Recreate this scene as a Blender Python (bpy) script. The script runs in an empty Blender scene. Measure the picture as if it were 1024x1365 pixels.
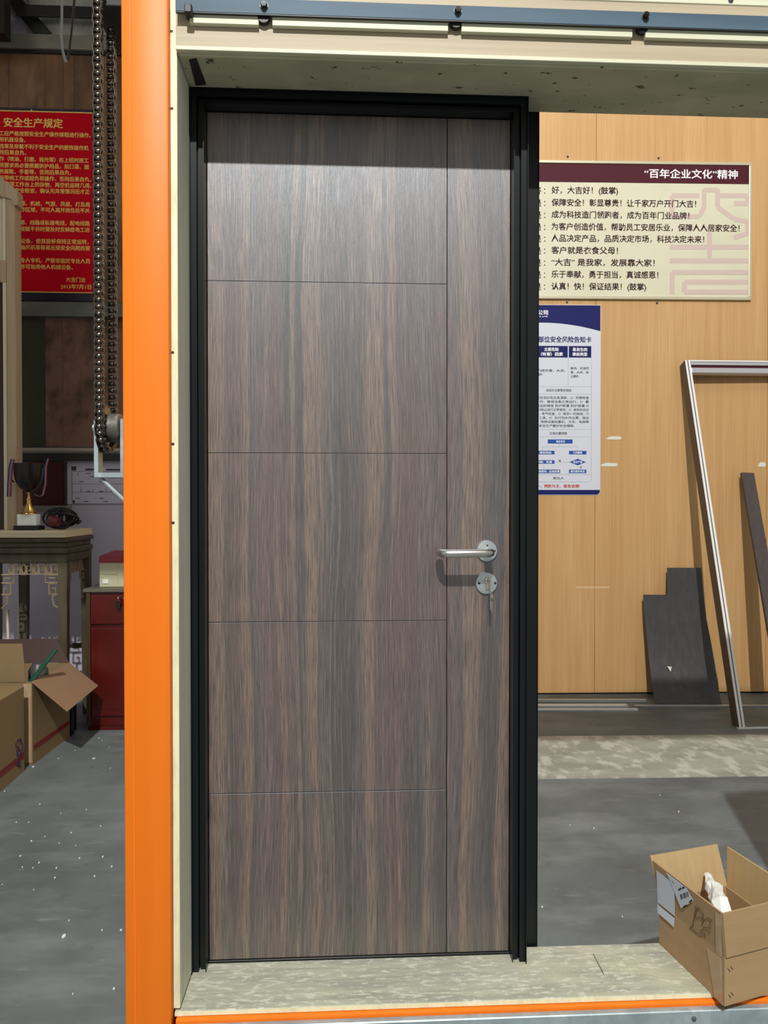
import bpy, bmesh, math, random
from mathutils import Vector, Matrix, Euler
C = bpy.context.scene.collection
SC = bpy.context.scene
random.seed(7)
R = math.radians

# ------------------------------------------------------------ camera
F_PX, W_PX, H_PX = 1025.0, 1024.0, 1365.0
YAW, PITCH = R(3.03), R(0.72)
CAM = Vector((0, 0, 1.35))
cam = bpy.data.cameras.new('camera'); co = bpy.data.objects.new('camera', cam); C.objects.link(co)
cam.sensor_fit = 'VERTICAL'; cam.sensor_height = 36.0; cam.lens = 36.0 * F_PX / H_PX
cam.clip_start = .05; cam.clip_end = 100
co.location = CAM; co.rotation_euler = (R(90) - PITCH, 0, -YAW)
SC.camera = co
FWD = Vector((math.sin(YAW)*math.cos(PITCH), math.cos(YAW)*math.cos(PITCH), -math.sin(PITCH)))
RGT = Vector((math.cos(YAW), -math.sin(YAW), 0)); UP = RGT.cross(FWD)

# ------------------------------------------------------------ light
w = bpy.data.worlds.new('world'); SC.world = w; w.use_nodes = True
w.node_tree.nodes['Background'].inputs[0].default_value = (1.0, .965, .92, 1)
w.node_tree.nodes['Background'].inputs[1].default_value = .40

def point_lamp(name, loc, power, size, col):
    l = bpy.data.lights.new(name, 'POINT'); l.energy = power; l.shadow_soft_size = size; l.color = col
    o = bpy.data.objects.new(name, l); C.objects.link(o); o.location = loc
    return o
point_lamp('high_bay_light', (-.32, -4.20, 7.50), 3500, .07, (1.0, .985, .955))
point_lamp('wall_fill_light', (1.8, 2.4, 5.6), 80, .35, (1.0, .95, .86))  # weak warm fill over the honey wall, no lamp known there
point_lamp('rear_fill_light', (-2.7, 2.8, 4.3), 26, .35, (1.0, .96, .90))  # fill added to brighten the left rear, no real lamp there
SC.view_settings.view_transform = 'Standard'; SC.view_settings.look = 'None'
SC.view_settings.gamma = 1.0; SC.view_settings.use_curve_mapping = False
SC.view_settings.exposure = 0.0
SC.cycles.use_denoising = True
SC.cycles.max_bounces = 8

# ------------------------------------------------------------ helpers
def P(px, py, x=None, y=None, z=None):
    """the point of a plane x=, y= or z= of the place that the photograph's pixel looks at"""
    d = FWD + RGT*((px-W_PX/2)/F_PX) + UP*((H_PX/2-py)/F_PX)
    if y is not None: t = (y-CAM.y)/d.y
    elif z is not None: t = (z-CAM.z)/d.z
    else: t = (x-CAM.x)/d.x
    return CAM + d*t
def X(px, y, py=670): return P(px, py, y=y).x
def Z(py, y, px=500): return P(px, py, y=y).z

def srgb(c):
    return tuple((v/255/12.92 if v/255 <= .04045 else ((v/255+.055)/1.055)**2.4) for v in c)

def mat(name, col, rough=.6, metal=0, layers=(), bump=0, bscale=(40, 40, 40), spec=.5, coat=0):
    """colour plus layers (colour, noise scale, axis scale, lo, hi, detail, strength)"""
    m = bpy.data.materials.new(name); m.use_nodes = True
    n, l = m.node_tree.nodes, m.node_tree.links
    b = n['Principled BSDF']
    b.inputs['Roughness'].default_value = rough; b.inputs['Metallic'].default_value = metal
    b.inputs['Specular IOR Level'].default_value = spec
    if coat: b.inputs['Coat Weight'].default_value = coat; b.inputs['Coat Roughness'].default_value = .15
    tc = n.new('ShaderNodeTexCoord')
    cur = n.new('ShaderNodeRGB'); cur.outputs[0].default_value = (*col, 1); cur = cur.outputs[0]
    for k, L in enumerate(layers):
        c2, ns, ax, lo, hi, det, st = L
        mp = n.new('ShaderNodeMapping'); mp.inputs['Scale'].default_value = ax
        mp.inputs['Location'].default_value = (k*3.7, k*1.3, k*5.1)
        l.new(tc.outputs['Object'], mp.inputs['Vector'])
        nz = n.new('ShaderNodeTexNoise'); nz.inputs['Scale'].default_value = ns; nz.inputs['Detail'].default_value = det
        nz.inputs['Roughness'].default_value = .6
        l.new(mp.outputs[0], nz.inputs['Vector'])
        mr = n.new('ShaderNodeMapRange'); mr.inputs['From Min'].default_value = lo; mr.inputs['From Max'].default_value = hi
        mr.inputs['To Max'].default_value = st
        l.new(nz.outputs['Fac'], mr.inputs['Value'])
        mx = n.new('ShaderNodeMix'); mx.data_type = 'RGBA'
        l.new(mr.outputs[0], mx.inputs[0]); l.new(cur, mx.inputs[6]); mx.inputs[7].default_value = (*c2, 1)
        cur = mx.outputs[2]
    l.new(cur, b.inputs['Base Color'])
    if bump:
        mp = n.new('ShaderNodeMapping'); mp.inputs['Scale'].default_value = bscale
        l.new(tc.outputs['Object'], mp.inputs['Vector'])
        nz = n.new('ShaderNodeTexNoise'); nz.inputs['Scale'].default_value = 1; nz.inputs['Detail'].default_value = 4
        l.new(mp.outputs[0], nz.inputs['Vector'])
        bp = n.new('ShaderNodeBump'); bp.inputs['Strength'].default_value = bump; bp.inputs['Distance'].default_value = .002
        l.new(nz.outputs['Fac'], bp.inputs['Height']); l.new(bp.outputs[0], b.inputs['Normal'])
    return m

class MB:
    def __init__(s): s.b = bmesh.new()
    def box(s, x0, x1, y0, y1, z0, z1, bev=0, M=None):
        x0, x1 = sorted((x0, x1)); y0, y1 = sorted((y0, y1)); z0, z1 = sorted((z0, z1))
        r = bmesh.ops.create_cube(s.b, size=1.0)
        vs = r['verts']
        for v in vs:
            v.co = Vector(((x0+x1)/2+v.co.x*(x1-x0), (y0+y1)/2+v.co.y*(y1-y0), (z0+z1)/2+v.co.z*(z1-z0)))
        if M is not None:
            for v in vs: v.co = M @ v.co
        if bev:
            es = list({e for v in vs for e in v.link_edges})
            bmesh.ops.bevel(s.b, geom=es, offset=bev, segments=1 if bev < .003 else 2, affect='EDGES', profile=.5)
        return s
    def hexa(s, pts):
        """8 corners: bottom loop of 4, top loop of 4"""
        v = [s.b.verts.new(p) for p in pts]
        for f in ((0,3,2,1), (4,5,6,7), (0,1,5,4), (1,2,6,5), (2,3,7,6), (3,0,4,7)):
            s.b.faces.new([v[i] for i in f])
        return s
    def slab(s, loop, off):
        """flat polygon with thickness vector off"""
        off = Vector(off)
        a = [s.b.verts.new(Vector(p)) for p in loop]; b = [s.b.verts.new(Vector(p)+off) for p in loop]
        s.b.faces.new(a[::-1]); s.b.faces.new(b)
        n = len(a)
        for i in range(n): s.b.faces.new([a[i], a[(i+1) % n], b[(i+1) % n], b[i]])
        return s
    def quad(s, pts):
        s.b.faces.new([s.b.verts.new(Vector(p)) for p in pts]); return s
    def tube(s, pts, r, seg=8, closed=False, cap=True):
        pts = [Vector(p) for p in pts]; rings = []
        n = len(pts)
        rr = r if isinstance(r, (list, tuple)) else [r]*n
        ref = None
        for i, p in enumerate(pts):
            if closed: t = pts[(i+1) % n]-pts[i-1]
            else: t = pts[min(i+1, n-1)]-pts[max(i-1, 0)]
            t.normalize()
            if ref is None:
                ref = t.orthogonal().normalized()
            ref = (ref-t*ref.dot(t)).normalized(); bn = t.cross(ref)
            rings.append([s.b.verts.new(p+(ref*math.cos(2*math.pi*k/seg)+bn*math.sin(2*math.pi*k/seg))*rr[i]) for k in range(seg)])
        for i in range(n if closed else n-1):
            a, b = rings[i], rings[(i+1) % n]
            for k in range(seg): s.b.faces.new([a[k], a[(k+1) % seg], b[(k+1) % seg], b[k]])
        if cap and not closed: s.b.faces.new(rings[0][::-1]); s.b.faces.new(rings[-1])
        return s
    def lathe(s, prof, c, axis='z', seg=24):
        """prof: (radius, height) list"""
        c = Vector(c); rings = []
        for r, h in prof:
            ring = []
            for k in range(seg):
                a = 2*math.pi*k/seg; u, v = r*math.cos(a), r*math.sin(a)
                q = {'z': (u, v, h), 'y': (u, h, v), 'x': (h, u, v)}[axis]
                ring.append(s.b.verts.new(c+Vector(q)))
            rings.append(ring)
        for a, b in zip(rings, rings[1:]):
            for k in range(seg): s.b.faces.new([a[k], a[(k+1) % seg], b[(k+1) % seg], b[k]])
        s.b.faces.new(rings[0][::-1]); s.b.faces.new(rings[-1])
        return s
    def bar(s, p0, p1, wid, thk, side=(1, 0, 0), bev=0):
        """box from p0 to p1; side = direction of its width"""
        p0, p1 = Vector(p0), Vector(p1); t = (p1-p0); L = t.length; t.normalize()
        sd = Vector(side); sd = (sd-t*sd.dot(t)).normalized(); n = t.cross(sd)
        M = Matrix((( sd.x, n.x, t.x, p0.x), (sd.y, n.y, t.y, p0.y), (sd.z, n.z, t.z, p0.z), (0, 0, 0, 1)))
        return s.box(-wid/2, wid/2, -thk/2, thk/2, 0, L, bev, M)

MW = {}
def obj(name, mb, m, parent=None, smooth=False, local=False, kind=None, label=None):
    me = bpy.data.meshes.new(name)
    bmesh.ops.recalc_face_normals(mb.b, faces=mb.b.faces)
    if parent is not None and not local:
        inv = MW[parent.name].inverted()
        for v in mb.b.verts: v.co = inv @ v.co
    mb.b.to_mesh(me); mb.b.free()
    for k in (m if isinstance(m, (list, tuple)) else [m]): me.materials.append(k)
    if smooth:
        for p in me.polygons: p.use_smooth = True
        me.set_sharp_from_angle(angle=R(40))
    o = bpy.data.objects.new(name, me); C.objects.link(o)
    if parent is not None: o.parent = parent; MW[o.name] = MW[parent.name]
    else: MW[o.name] = Matrix.Identity(4)
    if kind: o['kind'] = kind
    if label: o['label'] = label
    return o
def thing(name, label, cat, loc=(0, 0, 0), rot=(0, 0, 0), group=None):
    o = bpy.data.objects.new(name, None); C.objects.link(o); o.empty_display_size = .1
    o.location = loc; o.rotation_euler = rot
    MW[o.name] = Matrix.Translation(Vector(loc)) @ Euler(rot).to_matrix().to_4x4()
    o['label'] = label; o['category'] = cat
    if group: o['group'] = group
    return o
def single(name, mb, m, label, cat, group=None, smooth=False, loc=(0, 0, 0)):
    """a thing that is one mesh, its origin at loc"""
    loc = Vector(loc)
    for v in mb.b.verts: v.co -= loc
    o = obj(name, mb, m, None, smooth); o.location = loc
    o['label'] = label; o['category'] = cat
    if group: o['group'] = group
    return o
def struct(name, mb=None, m=None, loc=(0, 0, 0), rot=(0, 0, 0)):
    if mb is None:
        o = bpy.data.objects.new(name, None); C.objects.link(o); o.location = loc; o.rotation_euler = rot
        MW[o.name] = Matrix.Translation(Vector(loc)) @ Euler(rot).to_matrix().to_4x4()
    else: o = obj(name, mb, m)
    o['kind'] = 'structure'
    return o

def text_into(bm, body, x0, z0, size, off, width=None, bold=0.0, align='LEFT', res=1):
    """lay lettering in the local XZ plane at y = -off, its middle line at z0; size = height of a Chinese character"""
    c = bpy.data.curves.new('t', 'FONT'); c.body = body; c.size = 1.0; c.resolution_u = res
    o = bpy.data.objects.new('t', c); C.objects.link(o)
    dg = bpy.context.evaluated_depsgraph_get(); me = bpy.data.meshes.new_from_object(o.evaluated_get(dg))
    bpy.data.objects.remove(o); bpy.data.curves.remove(c)
    if not me.vertices: return
    xs = [v.co.x for v in me.vertices]; xa, xb = min(xs), max(xs)
    s = size/.92; sx = width/(xb-xa) if width else s
    ox = {'LEFT': x0-xa*sx, 'CENTER': x0-(xa+xb)/2*sx, 'RIGHT': x0-xb*sx}[align]
    for k, (dx, dz) in enumerate(((-1, -.6), (1, -.6), (0, .9)) if bold else ((0, 0),)):
        vs = [bm.verts.new((ox+(v.co.x+dx*bold)*sx, -off-k*.00004, z0+(v.co.y-.37+dz*bold)*s)) for v in me.vertices]
        for p in me.polygons:
            try: bm.faces.new([vs[i] for i in p.vertices])
            except ValueError: pass
    bpy.data.meshes.remove(me)

# ------------------------------------------------------------ materials
def walnut():
    m = bpy.data.materials.new('walnut_laminate'); m.use_nodes = True
    n, l = m.node_tree.nodes, m.node_tree.links; b = n['Principled BSDF']
    tc = n.new('ShaderNodeTexCoord')
    def mp(sc, src): q = n.new('ShaderNodeMapping'); q.inputs['Scale'].default_value = sc; l.new(src, q.inputs['Vector']); return q.outputs[0]
    def noise(v, s, d, dist=0, ro=.5):
        q = n.new('ShaderNodeTexNoise'); q.inputs['Scale'].default_value = s; q.inputs['Detail'].default_value = d
        q.inputs['Distortion'].default_value = dist; q.inputs['Roughness'].default_value = ro
        l.new(v, q.inputs['Vector']); return q.outputs['Fac']
    def rng(v, a, b2, c=0, d=1):
        q = n.new('ShaderNodeMapRange'); l.new(v, q.inputs['Value'])
        for k, x in zip(('From Min', 'From Max', 'To Min', 'To Max'), (a, b2, c, d)): q.inputs[k].default_value = x
        return q.outputs[0]
    def mix(f, a, c, blend='MIX'):
        q = n.new('ShaderNodeMix'); q.data_type = 'RGBA'; q.blend_type = blend
        if isinstance(f, float): q.inputs[0].default_value = f
        else: l.new(f, q.inputs[0])
        for i, x in ((6, a), (7, c)):
            if isinstance(x, tuple): q.inputs[i].default_value = (*x, 1)
            else: l.new(x, q.inputs[i])
        return q.outputs[2]
    # slow sideways wander of the grain
    wn = n.new('ShaderNodeTexNoise'); wn.inputs['Scale'].default_value = 1.0; wn.inputs['Detail'].default_value = 1
    l.new(mp((5, 1, 1.3), tc.outputs['Object']), wn.inputs['Vector'])
    ws = n.new('ShaderNodeVectorMath'); ws.operation = 'SCALE'; ws.inputs['Scale'].default_value = .06
    l.new(wn.outputs['Color'], ws.inputs[0])
    wa = n.new('ShaderNodeVectorMath'); wa.operation = 'ADD'
    l.new(tc.outputs['Object'], wa.inputs[0]); l.new(ws.outputs[0], wa.inputs[1])
    v = wa.outputs[0]
    bands = rng(noise(mp((46, 1, .4), v), 1, 4), .42, .58)
    warm = rng(noise(mp((30, 5, .28), v), 1, 1), .53, .60)
    red = rng(noise(mp((14, 9, .5), v), 1, 2), .46, .62)
    fine = rng(noise(mp((460, 1, 11), v), 1, 3, ro=.7), .36, .58)
    lines = rng(noise(mp((190, 3, 1.6), v), 1, 4, ro=.65), .52, .66)
    c = mix(bands, WAL[0], WAL[1])
    c = mix(warm, c, WAL[2])
    c = mix(rng(red, 0, 1, 0, .55), c, WAL[3])
    c = mix(rng(lines, 0, 1, 0, .5), c, WAL[4])
    c = mix(rng(fine, 0, 1, .85, 0), c, (.022, .016, .013))
    l.new(c, b.inputs['Base Color'])
    b.inputs['Roughness'].default_value = .39; b.inputs['Specular Tint'].default_value = (.84, .93, 1.0, 1); b.inputs['IOR'].default_value = 1.8; b.inputs['Specular IOR Level'].default_value = .95
    bp = n.new('ShaderNodeBump'); bp.inputs['Strength'].default_value = .25; bp.inputs['Distance'].default_value = .0006
    l.new(fine, bp.inputs['Height']); l.new(bp.outputs[0], b.inputs['Normal'])
    return m
WAL = [(.080, .056, .044), (.126, .090, .073), (.212, .138, .096), (.172, .092, .076), (.250, .19, .15)]
M_WAL = walnut()
M_BLACK = mat('black_anodised', (.006, .008, .009), .34, .0, spec=.30)
M_BLACKIN = mat('black_inside', (.003, .003, .003), .8)
M_INLAY = mat('inlay_metal', (.35, .36, .40), .3, .9)
M_INLAYD = mat('inlay_dark', (.012, .01, .012), .4)
M_STEEL = mat('brushed_steel', (.62, .62, .57), .28, 1.0)
M_ROSE = mat('satin_rose', (.58, .66, .68), .38, .9)
M_HOLE = mat('hole', (.01, .01, .01), .8)
M_KEY = mat('key_nickel', (.62, .60, .55), .3, .9)
M_ORANGE = mat('orange_paint', (.84, .185, .008), .46, 0,
               [((.72, .09, .01), 1, (12, 12, 2.2), .66, .74, 6, .65), ((.05, .02, .01), 1, (60, 60, 18), .74, .78, 4, .8),
                ((.88, .22, .015), 1, (20, 8, .8), .45, .65, 2, .4)], bump=.05, bscale=(30, 30, 30), spec=.3)
M_PLYTOP = mat('worn_ply_face', (.42, .43, .325), .7, 0,
               [((.30, .31, .25), 1, (5, 60, 9), .40, .62, 9, .95), ((.52, .50, .36), 1, (4, 4, 4), .5, .65, 3, .5),
                ((.66, .66, .56), 1, (38, 110, 38), .53, .62, 10, .6), ((.10, .09, .06), 1, (50, 50, 50), .755, .775, 3, .9),
                ((.70, .69, .58), 1, (130, 130, 130), .68, .72, 2, .8)], bump=.25, bscale=(60, 120, 60))
M_SOFFIT = mat('stained_ply_face', (.50, .49, .33), .75, 0,
               [((.38, .38, .26), 1, (2.5, 8, 8), .42, .62, 5, .9), ((.58, .56, .40), 1, (6, 6, 6), .55, .68, 3, .5),
                ((.06, .055, .035), 1, (26, 44, 40), .655, .68, 3, .9)], bump=.15, bscale=(60, 120, 60))
M_PLYFACE = mat('grey_ply_face', (.84, .84, .66), .7, 0,
                [((.70, .70, .55), 1, (30, 30, 1.8), .4, .65, 5, .9), ((.68, .68, .58), 1, (40, 40, 14), .66, .71, 6, .9),
                 ((.12, .11, .08), 1, (70, 70, 30), .76, .78, 3, .9)], bump=.2, bscale=(90, 90, 10))
M_CREAM = mat('cream_edge', (.80, .79, .52), .6, 0,
              [((.62, .62, .40), 1, (30, 30, 9), .45, .65, 5, .8), ((.22, .17, .1), 1, (70, 70, 26), .745, .76, 3, .9),
               ((.86, .85, .66), 1, (60, 60, 6), .52, .68, 3, .6)], bump=.15, bscale=(80, 80, 20))
M_TRIM = mat('cream_laminate', (.66, .66, .49), .5, 0, [((.56, .56, .40), 1, (1.5, 60, 80), .42, .62, 3, .7)])
M_TAN = mat('tan_laminate', (.46, .39, .265), .55, 0, [((.39, .325, .215), 1, (1.2, 60, 70), .42, .62, 3, .7)])
M_PLY = [mat('ply_layer_pale', (.40, .30, .19), .8, 0, [((.26, .17, .10), 1, (4, 60, 60), .4, .6, 4, .7)]),
         mat('ply_layer_dark', (.16, .105, .07), .8, 0, [((.07, .045, .03), 1, (8, 60, 60), .45, .6, 4, .8)])]
M_RAIL = mat('blue_grey_steel', (.055, .095, .135), .55, .05, [((.085, .14, .185), 1, (1.2, 4, 10), .4, .65, 3, .8)], spec=.3)
M_RUBBER = mat('black_rubber', (.008, .008, .009), .45)
M_BOLT = mat('dark_bolt', (.02, .02, .022), .25, .6)
M_WASHER = mat('washer', (.13, .14, .15), .45, .5)
M_GALV = mat('galvanised_steel', (.42, .50, .52), .45, .45, [((.30, .36, .38), 1, (20, 20, 20), .4, .65, 5, .8), ((.62, .70, .72), 1, (12, 12, 6), .55, .7, 4, .7)])
M_FLOOR = mat('painted_concrete', (.150, .172, .173), .62, 0,
              [((.100, .116, .117), 1, (1.3, 1.3, 1), .42, .60, 7, .95), ((.220, .245, .246), 1, (1.6, 4.2, 1), .48, .68, 8, .75),
               ((.27, .28, .27), 1, (7, 34, 1), .62, .72, 7, .5), ((.08, .084, .082), 1, (7, 7, 1), .58, .72, 8, .5)], bump=.12, bscale=(25, 25, 25))
M_SCREED = mat('scuffed_screed', (.38, .385, .33), .7, 0,
               [((.27, .275, .225), 1, (2.5, 5, 1), .42, .6, 5, .8), ((.60, .60, .54), 1, (12, 7, 1), .50, .60, 11, .7),
                ((.60, .59, .50), 1, (1.2, 1.2, 1), .60, .72, 9, .5)], bump=.2, bscale=(30, 30, 30))
M_WOODWALL = mat('honey_laminate', (.60, .355, .145), .62, 0,
                 [((.54, .305, .115), 1, (22, 22, .5), .40, .62, 4, .75), ((.66, .41, .18), 1, (6, 6, .5), .48, .66, 3, .6),
                  ((.50, .27, .095), 1, (170, 170, 2.2), .48, .64, 3, .55), ((.42, .20, .07), 1, (24, 24, 7), .74, .78, 4, .7)])
M_DARKGAP = mat('dark_gap', (.01, .008, .006), .9)
M_WHITE = mat('white_plaster', (.54, .51, .60), .85, 0, [((.46, .43, .51), 1, (2, 2, 2), .45, .65, 4, .6)])
M_MAROON = mat('maroon_print', (.072, .010, .018), .6, spec=.2)
M_PAPERC = mat('cream_print', (.66, .64, .46), .5, 0, [((.72, .70, .54), 1, (2, 2, 2), .4, .65, 3, .6)])
M_PINK = mat('faded_pink_print', (.62, .49, .43), .5)
M_FRAMEC = mat('champagne_frame', (.60, .56, .40), .35, .3)
M_INKM = mat('maroon_ink', (.038, .006, .012), .7, spec=.2)
M_WHITEINK = mat('white_ink', (.85, .85, .85), .5)
M_POSTER = mat('poster_white', (.66, .69, .76), .4)
M_NAVY = mat('navy_print', (.010, .014, .115), .6, spec=.2)
M_BLUEP = mat('blue_print', (.02, .09, .38), .6, spec=.2)
M_GREYINK = mat('grey_ink', (.05, .05, .06), .7)
M_LINE = mat('line_ink', (.34, .35, .37), .6)
M_REDINK = mat('red_ink', (.55, .02, .03), .5)
M_REDSIGN = mat('red_print', (.62, .001, .014), .6, spec=.1)
M_GOLD = mat('gold_print', (1.0, .68, .16), .5, spec=.3)
M_NAVYD = mat('dark_border', (.012, .010, .03), .4)
M_DARKPLY = mat('stained_ply', (.24, .125, .058), .6, 0,
                [((.10, .052, .028), 1, (5, 5, 1.6), .4, .62, 6, .9), ((.32, .20, .12), 1, (9, 9, 2.4), .55, .7, 5, .6)])
M_DARKPLY2 = mat('rusty_board', (.20, .105, .070), .6, 0,
                 [((.06, .028, .016), 1, (4, 4, 3), .46, .60, 9, .9), ((.33, .21, .15), 1, (5, 5, 4), .58, .72, 5, .5)])
M_GREEND = mat('dark_green_board', (.036, .044, .012), .5, 0, [((.03, .02, .012), 1, (3, 3, 2), .45, .6, 4, .7)])
M_BEAMGREY = mat('grey_brown_beam', (.24, .23, .18), .7, 0, [((.17, .16, .13), 1, (3, 8, 8), .4, .62, 4, .7)])
M_RAILGREY = mat('grey_green_rail', (.16, .175, .145), .6, 0, [((.08, .088, .075), 1, (3, 8, 8), .4, .62, 4, .6)])
M_TARP = mat('grey_tarp', (.42, .42, .36), .8, 0, [((.28, .28, .24), 1, (4, 4, 4), .4, .65, 5, .8)])
M_DARK = mat('dark_steel', (.02, .018, .015), .6)
M_CHAIN = mat('oily_chain', (.24, .215, .175), .26, .85, [((.10, .07, .05), 1, (60, 60, 60), .45, .65, 4, .8)])
M_CHAIND = mat('oily_plate', (.055, .045, .035), .38, .5)
M_REDBOARD = mat('deep_red_board', (.055, .006, .005), .4)
M_PINE = mat('pale_pine', (.52, .40, .25), .6, 0, [((.42, .30, .18), 1, (30, 30, 1.2), .4, .62, 4, .8)])
M_PINEC = mat('cream_pine', (.72, .66, .46), .6)
M_DARKRED = mat('brown_red_panel', (.04, .012, .006), .4)
M_TABLE = mat('old_elm', (.085, .068, .035), .5, 0, [((.045, .035, .018), 1, (14, 14, 4), .4, .62, 5, .8)])
M_TABLE2 = mat('old_elm_carving', (.26, .20, .12), .5)
M_PLYPALE = mat('pale_ply', (.80, .70, .46), .65, 0, [((.60, .50, .30), 1, (3, 3, 140), .44, .6, 3, .8)])
M_REDCAB = mat('red_lacquer', (.095, .005, .003), .25, 0, [((.06, .004, .003), 1, (3, 3, 3), .4, .6, 3, .6)])
M_CABTOP = mat('cabinet_top', (.12, .11, .08), .5)
M_CREAMPL = mat('cream_plastic', (.50, .50, .32), .4)
M_REDPL = mat('red_plastic', (.28, .02, .025), .4)
M_BOX = mat('cardboard', (.40, .265, .135), .75, 0, [((.35, .225, .112), 1, (6, 6, 40), .4, .62, 3, .5), ((.44, .30, .16), 1, (9, 9, 9), .5, .7, 4, .5)], bump=.05, bscale=(200, 200, 20))
M_BOXIN = mat('cardboard_inside', (.50, .36, .18), .75, 0, [((.44, .31, .15), 1, (60, 60, 4), .4, .62, 3, .6)])
M_BOXB = mat('brown_cardboard', (.25, .175, .08), .75, 0, [((.22, .15, .068), 1, (5, 5, 5), .4, .62, 3, .6)])
M_BOXF = mat('kraft_flap', (.29, .175, .095), .75)
M_TAPE = mat('clear_tape', (.42, .29, .16), .15, 0, [((.5, .37, .24), 1, (40, 40, 9), .5, .6, 4, .8)])
M_PAPER = mat('label_paper', (.62, .68, .76), .5)
M_WRAP = mat('white_wrap', (.78, .82, .80), .35, 0, bump=.3, bscale=(50, 50, 50))
M_INK = mat('black_ink', (.02, .018, .016), .6)
M_SCRIB = mat('scribble_ink', (.10, .065, .04), .6)
M_STRIPE = mat('red_stripe', (.22, .018, .02), .6)
M_PURPLE = mat('purple_print', (.05, .02, .07), .6)
M_GREEN = mat('green_plastic', (.012, .075, .042), .4)
M_BLKSHEET = mat('black_sheet', (.060, .060, .062), .5, 0, [((.095, .095, .10), 1, (9, 9, 5), .56, .70, 5, .7), ((.038, .037, .035), 1, (40, 40, 6), .4, .6, 3, .5)])
M_BROWNAL = mat('brown_profile', (.085, .064, .045), .45, .1)
M_WHITEAL = mat('white_edge', (.80, .80, .78), .35)
M_SILVER = mat('silver_profile', (.52, .52, .55), .3, .4)
M_PLANK = mat('dark_grey_brown_plank', (.055, .042, .038), .5, 0, [((.07, .055, .05), 1, (50, 50, 4), .4, .6, 3, .7)])
M_GOLDM = mat('gold_metal', (.72, .48, .14), .22, 1)
M_SKIRT = mat('plaster_scrap', (.75, .74, .66), .7)

# ------------------------------------------------------------ floor and back walls
b = MB(); b.quad([(-6, -6, 0), (6, -6, 0), (6, 6.2, 0), (-6, 6.2, 0)])
struct('floor', b, M_FLOOR)
WROT = -R(1.45)
WO = Vector((1.8, 5.30, 0))
wall = struct('wall_back', loc=WO, rot=(0, 0, WROT))
WI = MW['wall_back'].inverted()
def W(px, py, off=0.0, root=None):
    """(u, z) on the honey wall, off = distance in front of it"""
    n = MW['wall_back'].to_3x3() @ Vector((0, -1, 0)); o = WO+n*off
    d = FWD + RGT*((px-W_PX/2)/F_PX) + UP*((H_PX/2-py)/F_PX)
    t = (o-CAM).dot(n)/d.dot(n); q = WI @ (CAM+d*t)
    return q.x, q.z
zp = W(850, 923)[1]
b = MB(); b.box(-2.75, 4.2, .022, .10, 0, 4.8); obj('backing', b, M_DARKGAP, wall, local=True)
u0 = W(794, 500)[0]
for k in range(-2, 4):
    a = u0+k*1.22
    bb = MB(); bb.box(a+.0012, min(a+1.2188, 4.2), 0, .018, zp, 4.8, .0012); obj('panel', bb, M_WOODWALL, wall, local=True)
a_, za_ = W(768, 782.3); c_, zc_ = W(812, 783.6)
b = MB(); b.box(a_, c_, -.0006, -.0001, zc_, za_); obj('scratch', b, mat('pale_scratch', (.75, .55, .30), .7), wall, local=True)
# far end of the hall, white plaster, a separate run of wall
YL = 5.34
b = MB(); b.box(-6, -.95, YL, YL+.12, 0, 6.0); struct('wall_rear', b, M_WHITE)
b = MB(); b.box(-4.2, -4.08, 1.2, YL-.001, 0, 5.2); struct('wall_left', b, M_WHITE)
b = MB(); b.box(-4.079, -1.0, 3.2, YL-.001, 5.0, 5.1); struct('ceiling', b, M_DARK)  # partial roof added out of view to cut ambient light at left rear
# scuffed strip of screed in front of the honey wall
b = MB()
q = [P(300, 1044, z=0), P(1100, 1034, z=0), P(1100, 979, z=0), P(300, 986, z=0)]
b.slab([(p.x, p.y, .0) for p in q], (0, 0, .004))
struct('trim_1', b, M_SCREED)

# ------------------------------------------------------------ the display opening: column, jamb, beam, sill
YF, YB = 1.672, 1.868
ZS = .25                                     # top of the sill
XJ = X(238, YF)                              # inner face of the jamb board
ZT = Z(81.5, YF, 500)                        # underside of the head beam
XE = 2.75
col = thing('steel_column', 'orange painted square steel column beside the display door, floor to beam', 'column', (X(195, 1.7), 1.7, 0))
xc0, xc1 = X(163.5, 1.655), X(226.5, 1.655)
b = MB(); b.box(xc0, xc1, 1.655, 1.655+(xc1-xc0), .008, 3.0, .006); obj('tube', b, M_ORANGE, col, smooth=True)
b = MB(); b.box(xc0-.03, xc1+.0005, 1.64, 1.655+(xc1-xc0)+.03, 0, .008, .001); obj('base_plate', b, M_ORANGE, col)
b = MB(); b.bar((X(178, 1.654), 1.6545, .02), (X(175.5, 1.654), 1.6545, 2.9), .003, .001); obj('weld_bead', b, M_ORANGE, col)

b = MB(); b.box(xc1+.0008, XJ, YF, YB, ZS+.006, 3.0, .0015)
jb = thing('jamb_board', 'narrow cream-edged plywood board lining the opening beside the orange column', 'board', ((xc1+XJ)/2, 1.77, ZS))
obj('board', b, M_PLYFACE, jb)
b = MB(); b.box(xc1+.0010, XJ-.0004, YF-.0008, YF-.0001, ZS+.006, 3.0); obj('edge_band', b, M_CREAM, jb, label='cream edge of the board')
for py in (42, 145, 470, 592, 697):
    z = Z(py, YF, 230); b = MB(); b.lathe([(.0028, 0), (.0035, .0006)], (X(231, YF), YF-.0014, z), 'y', 8); obj('nail', b, M_INK, jb)

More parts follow.
